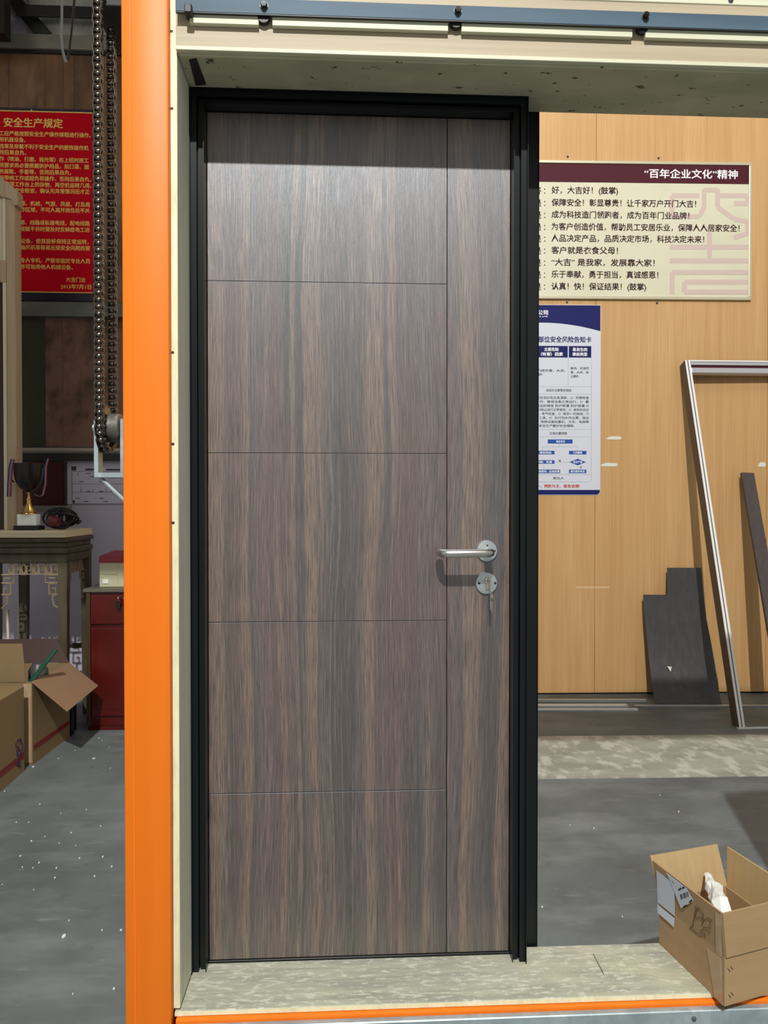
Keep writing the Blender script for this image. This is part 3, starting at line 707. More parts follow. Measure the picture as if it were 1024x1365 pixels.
# labels, scribbles, tape on the side that faces the door
nrm = Vector((-A.y, A.x, 0)).normalized()
if nrm.x > 0: nrm = -nrm
def onside(px, py, off=.0015):
    """point just outside the plane of the labelled side"""
    o = n3+nrm*off; d = FWD+RGT*((px-512)/F_PX)+UP*((682.5-py)/F_PX)
    # flap leans a little: its plane through n3, l3, f1
    nn = ((l3-n3).cross(f1-n3)).normalized()
    if py > 1206+ (px-878)*.833: nn = nrm
    if nn.dot(nrm) < 0: nn = -nn
    o = n3+nn*off; t = (o-CAM).dot(nn)/d.dot(nn); return CAM+d*t
def c6(x, y): return 840+x/5.15, 1100+y/5.15
def sidepatch(nm, pts, m, off=.0018, lab=None):
    b = MB()
    # split where the patch crosses the fold between the side and its flap
    up_, lo_ = [], []
    P2 = [Vector(c6(*p)) for p in pts]; f_ = lambda q: 1206+(q.x-878)*.833-q.y
    for a, c in zip(P2, P2[1:]+P2[:1]):
        (up_ if f_(a) > 0 else lo_).append(a)
        if f_(a)*f_(c) < 0:
            t = f_(a)/(f_(a)-f_(c)); q = a.lerp(c, t); up_.append(q+Vector((0, -.2))); lo_.append(q+Vector((0, .2)))
    for lp in (up_, lo_):
        if len(lp) > 2: b.slab([onside(q.x, q.y, off) for q in lp], nrm*.0004)
    return obj(nm, b, m, ct, label=lab)
sidepatch('paper_label', [(182, 310), (305, 405), (308, 625), (192, 530)], M_PAPER, lab='blank white paper label')
sidepatch('paper_label', [(188, 545), (306, 640), (303, 700), (190, 600)], M_PAPER, .0032)
lab2 = sidepatch('shipping_label', [(250, 325), (385, 430), (438, 520), (350, 570), (290, 420)], M_PAPER, .0026, 'shipping label with a barcode')
for k in range(7):
    x = 343+k*8; y = 475+k*-3.0
    bb = MB(); w2 = 2.0 if k % 3 else 4
    bb.slab([onside(*c6(*p), .0036) for p in ((x, y), (x+w2, y-1), (x+w2+9, y+34), (x+9, y+35))], nrm*.0002); obj('barcode', bb, M_INK, lab2)
bb = MB()
for (x0, y0, x1, y1) in ((330, 440, 350, 428), (356, 428, 372, 420), (362, 560, 385, 545), (405, 525, 425, 508), (285, 375, 300, 395)):
    bb.slab([onside(*c6(*p), .0036) for p in ((x0, y0), (x1, y1), (x1+5, y1+10), (x0+5, y0+10))], nrm*.0002)
obj('print', bb, M_INK, lab2)
b = MB()
for st in ([(450, 545), (470, 575), (455, 600), (445, 640)], [(470, 560), (500, 600), (505, 660), (490, 690)], [(450, 640), (480, 630), (500, 650), (540, 640)], [(430, 690), (410, 705), (430, 715), (470, 750), (500, 760)],
           [(480, 720), (510, 730), (520, 770)], [(455, 565), (440, 640), (430, 700)], [(540, 640), (560, 650), (545, 680), (560, 700)], [(500, 700), (530, 705), (550, 740)]):
    b.tube([onside(*c6(*p), .0016) for p in st], .0007, 4)
obj('scribble', b, M_SCRIB, ct, label='dark marker scribble')
sidepatch('tape', [(585, 590), (628, 620), (632, 910), (590, 880)], M_TAPE, .0012, 'strip of clear tape')
sidepatch('tape', [(525, 835), (628, 912), (640, 1240), (580, 1180)], M_TAPE, .0012, 'strip of clear tape')
fn = Vector((B2.y, -B2.x, 0)).normalized()
for cxx, cy in ((678, 993), (697, 978), (683, 1172), (700, 1156)):
    b = MB(); q = c6(cxx, cy); d = FWD+RGT*((q[0]-512)/F_PX)+UP*((682.5-q[1])/F_PX); o = Vector(N)+fn*.0004; t = (o-CAM).dot(fn)/d.dot(fn); p = CAM+d*t
    b.bar(p+Vector((-.003, 0, .004)), p+Vector((.003, 0, -.004)), .0016, .0012, side=fn); obj('staple', b, M_INK, ct)
# crumpled wrap in the carton
random.seed(3)
b = MB()
w0 = P(944, 1170, y=b3.y-.03); w1 = P(968, 1222, y=N.y+.03)
pts = [w0.lerp(w1, k/9) for k in range(10)]
pts[0].z += .006
pts[-1].z = ZS+.02
b.tube(pts, [.006, .012, .0135, .020, .017, .021, .018, .022, .019, .012], 9)
for v in b.b.verts: v.co += Vector((random.uniform(-1, 1), random.uniform(-1, 1), random.uniform(-1, 1)))*.0038
single('crumpled_wrap', b, M_WRAP, 'crumpled white plastic wrap poking out of the open carton', 'wrapping', loc=(w0.x, w0.y, ZS+.01))

# ------------------------------------------------------------ left side: cartons
def fl(px, py): q = P(px, py, z=0); return q
a1 = fl(32.5, 1028); a0 = fl(0, 1056)
ax = -1.81+.003
tA = P(32.5, 915, y=a1.y).z
cb = thing('sealed_carton', 'closed brown carton with a red stripe and purple print low on its side', 'carton', (a1.x-.25, 3.65, 0))
xa = a1.x
def sideline(x_at1, y1, x_at0, y0, y): return x_at1+(x_at0-x_at1)*(y-y1)/(y0-y1)
ya0 = 3.42; xa0 = sideline(a1.x, a1.y, a0.x, a0.y, ya0)
b = MB(); b.hexa([(xa0-.5, ya0, 0), (xa0, ya0, 0), (a1.x, a1.y, 0), (a1.x-.5, a1.y, 0), (xa0-.5, ya0, tA), (xa0, ya0, tA), (a1.x, a1.y, tA), (a1.x-.5, a1.y, tA)]); obj('body', b, M_BOXB, cb)
def sidebox(nm, root, p1, p0, ya, yb, z0, z1, m, off=.001, zz=None):
    xA = sideline(p1.x, p1.y, p0.x, p0.y, ya)+off; xB = sideline(p1.x, p1.y, p0.x, p0.y, yb)+off
    b = MB(); b.slab([(xA, ya, z0), (xB, yb, z0), (xB, yb, z1), (xA, ya, z1)], (.0006, 0, 0)); return obj(nm, b, m, root)
sidebox('stripe', cb, a1, a0, ya0, a1.y-.002, .068, .098, M_STRIPE)
def glyph(root, p1, p0, segs, m, r=.004):
    b = MB()
    for s in segs: b.tube([(sideline(p1.x, p1.y, p0.x, p0.y, y)+.001, y, z) for y, z in s], r, 5)
    return obj('print', b, m, root)
yy = lambda px: (lambda: None)()
def ys(px):   # depth along side of carton at pixel column
    d = FWD+RGT*((px-512)/F_PX); k = (a0.x-a1.x)/(a0.y-a1.y); t = (a1.x-k*a1.y)/(d.x-k*d.y); return d.y*t
def zs(py, y): return P(30, py, y=y).z
def gp(px, py): y = ys(px); return (y, zs(py, y))
glyph(cb, a1, a0, [[gp(*p) for p in s] for s in (
    [(20, 988), (25, 985), (27, 992), (26, 1003), (22, 1008)], [(19, 990), (19, 997)], [(22, 994), (22, 1000), (24, 1000)], [(20, 1000), (21, 1008)],
    [(24, 1003), (20, 1013), (20, 1020), (24, 1022), (24, 1014)], [(22, 1015), (22, 1019)])], M_PURPLE)

c1 = fl(43.5, 1019.5); c0_ = fl(82, 990.5)
zt_ = P(43.5, 909, y=c1.y).z
yb2 = 4.50
xb2 = sideline(c1.x, c1.y, c0_.x, c0_.y, yb2)
oc = thing('open_brown_carton', 'open brown carton holding a green tool on the grey floor before the carved table', 'carton', (c1.x-.25, 4.2, 0))
Bv = Vector((xb2-c1.x, yb2-c1.y, 0)); Av = Vector((-.50, 0.0, 0))
carton(oc, c1, Bv, Av, 0, zt_, M_BOXB, .006)
k3 = Vector((c1.x, c1.y, zt_+.001)); kb = k3+Bv
q0, q1 = P(90, 948, y=4.03), P(131, 914, y=4.50)
q0 = P(90, 948, x=c1.x+.20); q1 = P(131, 914, x=c1.x+.20)
flap(oc, k3, kb, q1, q0, M_BOXF, label='flap folded outwards')
flap(oc, k3+Av, k3+Vector((-.03, 0, 0)), P(30, 858, y=c1.y-.02), P(-90, 858, y=c1.y-.02), M_BOXB)
flap(oc, kb+Av, kb, P(76, 851.5, y=kb.y+.06), P(-70, 853, y=kb.y+.06), M_DARKRED, label='dark back flap')
b = MB(); b.box(c1.x-.044, c1.x-.004, c1.y-.0035, c1.y-.0005, .01, zt_-.01, .001); obj('tape', b, M_TAPE, oc)
sidebox('stripe', oc, c1, c0_, c1.y+.01, yb2-.01, .072, .098, M_STRIPE)
b = MB(); g0, g1 = P(42, 908, y=c1.y+.04), P(75, 865, y=c1.y+.10)
b.bar(g0-(g1-g0)*.12, g1, .024, .012, side=(1, 0, .6), bev=.003)
single('green_tool', b, M_GREEN, 'long green plastic tool sticking out of the open brown carton', 'tool', loc=g0)
b = MB(); gg = P(51, 893, y=c1.y+.17); b.lathe([(.0, .0), (.035, .005), (.05, .03), (.05, .09), (.03, .125), (0, .13)], gg-Vector((0, 0, .09)), 'z', 14)
single('grey_canister', b, mat('dull_grey', (.07, .07, .065), .4), 'dull grey canister inside the open brown carton', 'canister', smooth=True, loc=gg)
kx0, kx1 = P(97, 966, z=0), P(110, 968, z=0)
b = MB(); b.box(kx0.x+.0, kx1.x+.015, 4.512, 4.572, 0.02, .28, .006)
bn = thing('black_bin', 'small black bin between the open brown carton and the red cabinet', 'bin', ((kx0.x+kx1.x)/2, 4.55, 0))
obj('body', b, M_RUBBER, bn)
b = MB(); b.box(kx0.x+.01, kx1.x, 4.515, 4.57, 0, .0195); obj('foot', b, M_RUBBER, bn)
b = MB(); b.box(kx0.x+.01, kx1.x+.005, 4.515, 4.57, .2805, .31, .006); obj('lid', b, mat('bin_lid', (.2, .21, .2), .4), bn)

# ------------------------------------------------------------ left side: carved table with its things
YT0, YT1 = 4.56, 5.02
tx = P(87, 716, y=YT0).x; ztop = P(87, 716.5, y=YT0).z
tb = thing('carved_table', 'tall antique carved wooden altar table beside the red cabinet', 'table', (tx-.35, 4.44, 0))
TL = tx-.46; txb = P(118, 712, y=YT1).x
ty1 = YT1
def tbox(nm, x0, x1, y0, y1, z0, z1, m, bev=.003):
    b = MB(); b.box(x0, x1, y0, y1, z0, z1, bev); return obj(nm, b, m, tb)
b = MB(); b.box(TL+.01, tx+.012, YT0+.01, ty1+.02, ztop-.030, ztop-.002, .008)
obj('table_top', b, M_TABLE, tb, smooth=True)
b = MB(); b.box(TL+.02, tx-.004, YT0+.025, ty1+.005, ztop-.060, ztop-.031, .004)
obj('waist', b, M_TABLE, tb)
b = MB(); b.box(TL+.01, tx+.008, YT0+.012, ty1+.018, ztop-.098, ztop-.061, .010)
obj('waist_moulding', b, M_TABLE, tb, smooth=True)
tbox('apron', TL+.02, tx+.0, YT0+.02, ty1+.01, ztop-.145, ztop-.099, M_TABLE)
LW = .052
for x0, y0 in ((TL+.02, YT0+.022), (tx-LW, YT0+.022), (TL+.02, ty1-.045), (tx-LW, ty1-.045)):
    b = MB(); z1 = ztop-.146
    b.hexa([(x0+.006, y0+.006, 0), (x0+LW-.006, y0+.006, 0), (x0+LW-.006, y0+LW-.006, 0), (x0+.006, y0+LW-.006, 0), (x0, y0, z1), (x0+LW, y0, z1), (x0+LW, y0+LW, z1), (x0, y0+LW, z1)])
    obj('leg', b, M_TABLE, tb)
# fretwork
def fret(origin, ux, length, flip=1):
    """pierced key-pattern apron and its corner brackets, drawn along ux from the corner leg"""
    o = Vector(origin); ux = Vector(ux)
    def pt(s, z): return o+ux*s+Vector((0, 0, z*1.35))
    def ln(p, r=.0062):
        bb.tube([pt(*q) for q in p], r, 5)
    bb = MB()
    s = 0.004
    while s < length-.05:
        ln([(s, -.004), (s, -.052), (s+.034, -.052), (s+.034, -.016), (s+.012, -.016), (s+.012, -.036), (s+.024, -.036)])
        c = s+.052
        bb.tube([pt(c+.013*math.cos(a), -.030+.019*math.sin(a)) for a in [2*math.pi*k/12 for k in range(12)]], .0062, 5, closed=True)
        ln([(s+.034, -.052), (s+.07, -.052)]); ln([(c, -.004), (c, -.011)])
        s += .072
    ln([(0, -.003), (length, -.003)])
    obj('fretwork', bb, M_TABLE2, tb)
    for e, sg_ in ((0.0, 1), (length, -1)):
        bb = MB()
        ln([(e+.003*sg_, -.055), (e+.075*sg_, -.055), (e+.075*sg_, -.090), (e+.02*sg_, -.090), (e+.02*sg_, -.07), (e+.055*sg_, -.07)])
        ln([(e+.004*sg_, -.09), (e+.055*sg_, -.095), (e+.055*sg_, -.14), (e+.018*sg_, -.14), (e+.018*sg_, -.115), (e+.035*sg_, -.115)])
        ln([(e+.004*sg_, -.14), (e+.035*sg_, -.145), (e+.03*sg_, -.185), (e+.004*sg_, -.20)])
        obj('corner_bracket', bb, M_TABLE2, tb)
zf_ = ztop-.146
fret((tx-LW-.003, YT0+.045, zf_), (-1, 0, 0), tx-LW-.006-(TL+.02+LW))
fret((tx-.026, YT0+.028+LW, zf_), (0, 1, 0), ty1-.055-YT0-LW-.03)
tbox('stretcher', TL+.03, tx-LW, ty1-.03, ty1-.005, .42, .45, M_TABLE)

ps = thing('plywood_slab', 'thick pale plywood slab lying on top of the carved table', 'board', (tx-.4, 4.44, ztop))
zs1 = P(87, 707.5, y=YT0).z
nl = 5
for k in range(nl):
    b = MB(); za, zb_ = ztop-.001+(zs1-ztop)*k/nl, ztop-.001+(zs1-ztop)*(k+1)/nl-.0006
    b.box(TL-.02, tx, YT0-.002*(k % 2), ty1+.02, za+.0012, zb_+.0012); obj('ply_layer', b, M_PLYPALE if k % 2 == 0 else M_PINEC, ps)
zslab = zs1+.0006

# pale wooden sample frame standing on the slab
YW = 4.74
sf = thing('wooden_sample_frame', 'pale wooden sample door casing standing on the plywood slab', 'frame', (X(0, YW)-.1, YW, zslab))
def wf(nm, a, c, y0, y1, m, d0=0, d1=.05):
    b = MB(); b.box(X(a, YW+d0), X(c, YW+d0), YW+d0, YW+d1, max(zslab, Z(y1, YW, 10)), Z(y0, YW, 10), .0015); return obj(nm, b, m, sf)
wf('post', 10.3, 22, 262, 760, M_PINE, 0, .09)
wf('stile', 5.2, 10, 262, 760, M_PINEC, .004, .06)
b = MB(); b.slab([P(x, y, y=YW-.012) for x, y in ((-60, 188), (9.5, 243), (23, 254), (23, 273), (18, 273), (15, 265), (0, 261), (-60, 230))], (0, .08, 0)); obj('cap_rail', b, M_PINE, sf)
wf('cross_rail', -60, 9.8, 347, 376, M_PINE, .0, .05)
wf('panel', -60, 5, 262, 346.5, M_PINEC, .02, .04)
wf('panel', -60, 5, 376.5, 760, M_DARKRED, .02, .04)

# trophy
YY = 4.68
def tz(py): return P(40, py, y=YY).z
t0 = P(38, 700, y=YY)
tr = thing('trophy_cup', 'dark trophy cup with gold stem and white plaque on the plywood slab', 'trophy', (t0.x, YY, zslab))
sc_ = YY/1025
b = MB(); b.box(t0.x-16*sc_, t0.x+16*sc_, YY-.04, YY+.06, zslab+.0003, tz(700.5), .002); obj('base', b, M_RUBBER, tr)
b = MB(); b.box(t0.x-12*sc_, t0.x+12*sc_, YY-.03, YY+.04, tz(700.3), tz(685.5), .001); obj('plinth', b, mat('white_stone', (.95, 1.0, .98), .5), tr)
b = MB(); z0 = tz(685.3)
b.lathe([(.046, 0), (.043, .008), (.034, .014), (.028, .035), (.016, .055), (.011, .075), (.014, .09), (.007, .10), (.007, .118), (.015, .13)], (t0.x+.002, YY, z0), 'z', 20); obj('stem', b, M_GOLDM, tr, smooth=True)
b = MB(); z1 = z0+.131
b.lathe([(.014, 0), (.045, .02), (.072, .06), (.082, .11), (.085, .17), (.080, .17), (.06, .10), (.01, .03)], (t0.x+.002, YY, z1), 'z', 24); obj('bowl', b, mat('dark_bowl', (.008, .003, .003), .3), tr, smooth=True)
for s in (-1, 1):
    b = MB(); b.tube([(t0.x+s*(.083+.02*math.sin(a)), YY, z1+.11+.05*math.cos(a)) for a in [math.pi*k/8 for k in range(9)]], .005, 8); obj('handle', b, M_RUBBER, tr, smooth=True)
def ribbon(label, pts, cols, wd=.011):
    pp = [P(x, y, y=YY-.05) for x, y in pts]
    r = thing('medal_ribbon', label, 'ribbon', pp[-1])
    for k, m in enumerate(cols):
        b = MB(); o_ = (k-(len(cols)-1)/2)*wd*1.0
        for a, c in zip(pp, pp[1:]):
            b.slab([a+Vector((o_-wd/2, 0, 0)), a+Vector((o_+wd/2, 0, 0)), c+Vector((o_+wd/2, 0, 0)), c+Vector((o_-wd/2, 0, 0))], (0, .002, 0))
        obj('stripe', b, m, r)
M_RB, M_RW, M_RR = mat('ribbon_blue', (.02, .04, .13), .7), mat('ribbon_white', (.22, .22, .26), .7), mat('ribbon_red', (.28, .02, .02), .7)
ribbon('blue, white and red ribbon hanging from the trophy handle by the pale post', [(17, 612), (14, 625), (12.5, 645), (12, 662)], [M_RB, M_RW, M_RR], .009)
ribbon('looped red and white ribbon hanging from the trophy handle over the dark board', [(64, 611), (61, 622), (60.5, 645), (57, 660), (52, 662), (46, 659)], [M_RB, M_RW, M_RR], .005)

# coil of black cable
cl = P(83, 686, y=4.78)
cc = thing('cable_coil', 'tangled coil of black cable with a dark red plug on the plywood slab', 'cable', (cl.x, 4.78, zslab))
random.seed(11)
b = MB(); pts = []
for k in range(230):
    a = k*.42; rx = .062+.032*math.sin(k*.13); rz = .045+.018*math.sin(k*.29)
    pts.append((cl.x+rx*math.cos(a)+.01*math.sin(k*.05), 4.78+.05*math.sin(k*.21), zslab+.068+rz*math.sin(a)))
b.tube(pts, .0062, 6); obj('cable', b, M_RUBBER, cc, smooth=True)
b = MB(); b.tube([(cl.x-.045, 4.71, zslab+.055), (cl.x+.01, 4.70, zslab+.045)], [.036, .026], 10); obj('plug', b, mat('dull_red', (.12, .015, .02), .4), cc, smooth=True)
b = MB(); b.tube([(cl.x+.09, 4.78, zslab+.04), (cl.x+.115, 4.76, zslab+.05)], [.012, .010], 8); obj('connector', b, M_RUBBER, cc)

# things under the table
def stick(x0, y0, x1, y1, yy_, wpx, m, label, cat='stick', nm='wooden_strip'):
    a = P(x0, y0, y=yy_); c = P(x1, y1, y=yy_)
    k = (a.z)/(a.z-c.z); foot = a+(c-a)*k
    b = MB(); b.bar((foot.x, yy_, 0.001), a, wpx*yy_/1025, .02, bev=.001)
    return single(nm, b, m, label, cat, loc=(foot.x, yy_, 0))
stick(27, 800, 25, 851, 5.12, 4, M_PINEC, 'slanting cream wooden strip standing under the carved table', nm='wooden_strip')
stick(10, 812, 11.5, 851, 5.12, 3, M_PINEC, 'upright cream wooden strip standing under the carved table by its leg', nm='wooden_strip')

# ------------------------------------------------------------ red cabinet and the tool case on it
YC = 4.60
cx0 = X(112.5, YC); zc = P(113, 785, y=YC).z
cab = thing('red_cabinet', 'dark red lacquered low cabinet standing against the white wall', 'cabinet', (cx0+.4, 4.9, 0))
CW = 1.0
b = MB(); b.box(cx0+.006, cx0+CW, YC+.012, 5.15, .03, zc-.02, .002); obj('body', b, M_REDCAB, cab)
b = MB(); b.box(cx0+.01, cx0+CW-.01, YC+.02, 5.14, 0, .0295); obj('plinth', b, M_REDCAB, cab)
b = MB(); b.box(cx0-.008, cx0+CW+.01, YC-.01, 5.17, zc-.0195, zc, .002); obj('cabinet_top', b, M_CABTOP, cab)
b = MB(); b.box(cx0+.006, cx0+.030, YC, YC+.0115, .03, zc-.022, .001); obj('stile', b, mat('brown_stile', (.06, .03, .015), .4), cab)
z1, z2, z3 = Z(793, YC, 140), Z(832, YC, 140), Z(837, YC, 140)
for k in range(2):
    x0 = cx0+.034+k*.48
    b = MB(); b.box(x0, x0+.474, YC-.004, YC+.0115, z2, z1, .004); d = obj('drawer', b, M_REDCAB, cab)
    kk = P(160, 796, y=YC-.02)
    b = MB(); b.lathe([(.010, 0), (.012, -.006), (.007, -.012)], (x0+.20, YC-.0045, z1-.018), 'y', 14); obj('lock', b, M_STEEL, d, smooth=True)
    b = MB(); b.box(x0, x0+.474, YC-.004, YC+.0115, .09, z3, .004); d = obj('door', b, M_REDCAB, cab)
    b = MB(); b.box(x0+.03, x0+.444, YC-.007, YC-.0045, .13, z3-.03, .002); obj('door_panel', b, M_REDCAB, d)
for px_1, a in ((160, 0),):
    p = P(158.5, 797, y=YC-.03)
    ky = thing('cabinet_key', 'small key with a dark tag hanging in the red cabinet drawer', 'key', p)
    b = MB(); b.lathe([(.004, 0), (.004, .025)], p, 'y', 8); b.lathe([(.014, -.0015), (.014, .0015)], p+Vector((0, -.004, -.004)), 'x', 16); obj('key', b, M_STEEL, ky)
    b = MB(); b.box(p.x-.012, p.x+.010, p.y-.010, p.y-.006, p.z-.062, p.z-.012, .003); obj('tag', b, M_RUBBER, ky)
YQ = 4.68
q0 = P(132.5, 778.5, y=YQ)
tc_ = thing('tool_case', 'cream case with a red lid sitting on the dark red cabinet', 'case', (q0.x+.15, YQ+.1, zc))
zq1, zq2 = Z(750, YQ, 145), Z(738.5, YQ, 145)
b = MB(); b.box(q0.x, q0.x+.32, YQ, YQ+.2, zc+.001, zq1, .004); obj('body', b, M_CREAMPL, tc_)
b = MB(); b.hexa([(q0.x-.003, YQ-.003, zq1+.0005), (q0.x+.323, YQ-.003, zq1+.0005), (q0.x+.323, YQ+.203, zq1+.0005), (q0.x-.003, YQ+.203, zq1+.0005),
                  (q0.x-.001, YQ, zq2-.012), (q0.x+.32, YQ, zq2-.012), (q0.x+.29, YQ+.17, zq2+.012), (q0.x+.04, YQ+.17, zq2+.012)]); obj('lid', b, M_REDPL, tc_)
b = MB(); b.box(q0.x+.02, q0.x+.105, YQ-.004, YQ-.0003, Z(765, YQ, 145), Z(763.5, YQ, 145)); obj('rib', b, M_CREAMPL, tc_)
b = MB(); b.box(q0.x+.02, q0.x+.055, YQ-.006, YQ-.0003, Z(778, YQ, 145), Z(772, YQ, 145), .002); obj('latch', b, M_WHITEAL, tc_)
b = MB(); b.box(q0.x+.108, q0.x+.112, YQ-.003, YQ-.0003, Z(778, YQ, 145), zq1-.001); obj('rib', b, M_CREAMPL, tc_)

# ------------------------------------------------------------ what hangs on the far white wall
def LX(px, off=0): return P(px, 500, y=YL-off).x
def LZ(py, off=0): return P(80, py, y=YL-off).z
def lbox(nm, x0, x1, y0, y1, m, d0=0.001, d1=.02, parent=None, bev=.001, **k):
    b = MB(); b.box(LX(x0, d1), LX(x1, d1), YL-d1, YL-d0, LZ(y1, d1), LZ(y0, d1), bev)
    return obj(nm, b, m, parent, **k) if parent is not None else b
# upper plywood boards
bs = thing('plywood_cladding', 'stained brown plywood boards fixed high on the wall above the red sign', 'cladding', (LX(80), YL-.02, LZ(402)))
edges = [-160, -90, -30, 14, 62, 86, 101, 128, 190, 280]
for a, c in zip(edges, edges[1:]): lbox('plank', a+.2, c-.2, 71.5, 402, M_DARKPLY, .001, .012, bs)
lbox('batten', -160, 280, 66, 71, M_DARK, .001, .03, bs)
lb = thing('rusty_board_panel', 'brown stained board panel framed between grey rail and pale pipe', 'panel', (LX(90), YL-.02, LZ(596)))
lbox('green_board', -160, 60, 424, 596, M_GREEND, .001, .012, lb)
lbox('brown_board', 60.4, 83, 424, 596, M_DARKPLY2, .001, .012, lb)
lbox('brown_board', 83.3, 280, 424, 596, M_DARKPLY2, .001, .013, lb)
b = lbox('grey_rail', -160, 280, 402.6, 421.5, M_RAILGREY, .001, .05, None, .003)
single('grey_rail', b, M_RAILGREY, 'grey-green horizontal rail on the wall just below the red sign', 'rail', loc=(LX(60), YL-.03, LZ(412)))
b = MB(); zz_ = LZ(600, .04); b.tube([(LX(-160), YL-.035, zz_), (LX(280), YL-.035, zz_)], .015, 12)
single('pale_pipe', b, mat('pipe_grey', (.36, .32, .26), .5), 'pale horizontal pipe below the brown board panel', 'pipe', smooth=True, loc=(LX(60), YL-.035, zz_))
b = lbox('dark_rail', -160, 280, 604, 614, M_DARK, .001, .04, None)
single('dark_rail', b, mat('near_black_wood', (.018, .016, .011), .5), 'near-black horizontal rail directly under the pale pipe', 'rail', loc=(LX(60), YL-.03, LZ(609)))
# red safety sign
rs = thing('red_safety_sign', 'red safety rules sign with yellow Chinese writing and dark border', 'sign', (LX(30), YL-.02, LZ(270)))
RX0, RX1, RY0, RY1 = -165, 125.2, 145, 401
lbox('backing', RX0, RX1, RY0, RY1, M_NAVYD, .0135, .026, rs)
lbox('red_panel', RX0+3, 124.6, 150.2, 389, M_REDSIGN, .0262, .028, rs)
lbox('gold_line', RX0+2, 124.8, 148.8, 150, M_GOLD, .0262, .0285, rs, 0); lbox('gold_line', RX0+2, 124.8, 389.2, 390.2, M_GOLD, .0262, .0285, rs, 0)
OY = .0292
RI = MW[rs.name].inverted()
def rtx(t, x0, x1, Y, h, bold=.014):
    py = 140+Y/5.25
    a = P(x0, py, y=YL-OY); c = P(x1, py, y=YL-OY)
    b = MB(); text_into(b.b, t, a.x, a.z, h*.00521, -(YL-OY), c.x-a.x, bold); obj('lettering', b, M_GOLD, rs)
rtx('安全生产规定', 5, 83.5, 120, 12, .02)
for t, x0, x1, Y in (('工应严格按照安全生产操作规程进行操作。', -1, 121, 197), ('用机器设备。', -1, 34, 240), ('违章及穿戴不利于安全生产的服饰操作机', -1, 118, 287), ('则后果自负。', -1, 35, 330),
    ('作（喷油、打磨、抛光等）在上班时按工', -1, 118, 375), ('须要求务必要佩戴防护用品，如口罩、面', -1, 118.5, 420), ('防腐靴、手套等，否则后果自负。', -1, 95, 463), ('何带病工作或超负荷操作，否则后果自负。', -1, 121.5, 508),
    ('清理工作台上的杂物，再空机运转几周。', 6, 122, 552), ('安全检查，确认无异常情况后才正', 20, 119.5, 597), ('电源、机械、气源、风扇、灯及周', 21, 119.5, 687), ('工作区域，不可人离开岗位后不关', 21, 119.5, 730), ('力。', 20, 29, 773),
    ('电源、线路或私接电线，配电线路', 20.5, 119.5, 820), ('或接触不良时要及时反映给电工进', 20.5, 119.5, 865), ('用设备，使其能够保持正常运转，', 20.5, 118, 950), ('抽风机等容易出现安全问题的要', 27.5, 120, 995),
    ('须专人专机，严禁非指定专业人员', 20.5, 120, 1085), ('经许可动用他人机械设备。', 20.5, 97, 1130), ('大吉门业', 88, 114, 1222), ('2013年7月1日', 81, 121.5, 1270)):
    rtx(t, x0, x1, Y, 6.1)
b = MB(); p = P(42, 147, y=YL-.027); b.lathe([(.006, 0), (.005, -.004)], (p.x, YL-.0262, p.z), 'y', 10); obj('fixing', b, M_SILVER, rs)
# dark red board, ledge, whiteboard chart
db = thing('dark_red_board', 'dark red display board on the wall behind the trophy', 'board', (LX(55), YL-.02, LZ(676)))
lbox('board', -160, 83.5, 615, 675, M_REDBOARD, .001, .03, db); lbox('edge', 83.8, 87, 615.5, 676, M_DARK, .001, .035, db)
b = lbox('ledge', 28, 88, 674, 682, M_BEAMGREY, .001, .10, None)
single('grey_ledge', b, M_BEAMGREY, 'short grey ledge on the wall under the dark red board', 'ledge', loc=(LX(60), YL-.05, LZ(680)))
wb = thing('route_chart', 'white wall chart with thin black diagram lines beside the dark red board', 'chart', (LX(130), YL-.02, LZ(672)))
lbox('sheet', 87.6, 260, 617, 672, mat('chart_paper', (.58, .56, .66), .6), .001, .006, wb)
b = MB()
def lline(x0, y0, x1, y1, t=.5):
    b.box(LX(x0, .007), LX(x1, .007)+.0005, YL-.0072, YL-.0062, LZ(y1+t/2, .007), LZ(y0-t/2, .007))
for a in ((94, 628, 190, 628), (95, 645, 190, 645), (95, 656, 190, 656), (95, 671.5, 190, 671.5)): lline(*a, .35)
for x, y0, y1 in ((95, 630, 668), (103, 630, 634), (107, 650, 656), (123, 652, 656), (141, 652, 656)): b.box(LX(x, .007), LX(x, .007)+.003, YL-.0072, YL-.0062, LZ(y1, .007), LZ(y0, .007))
for x, y in ((117, 631), (122, 635), (108, 642), (135, 642), (117, 655), (134, 655), (150, 655), (103, 664), (135, 664), (114, 668.5), (140, 668.5), (152, 637)): lline(x-3, y, x+3, y, .9)
b.box(LX(94.5, .007), LX(101, .007), YL-.0072, YL-.0062, LZ(627, .007), LZ(621.5, .007)); b.box(LX(96, .007), LX(99, .007), YL-.0072, YL-.0062, LZ(671, .007), LZ(667, .007)); b.box(LX(113, .007), LX(125, .007), YL-.0072, YL-.0062, LZ(627, .007), LZ(624.5, .007)); b.box(LX(141, .007), LX(163, .007), YL-.0072, YL-.0062, LZ(627, .007), LZ(624.8, .007))
obj('diagram', b, M_GREYINK, wb)

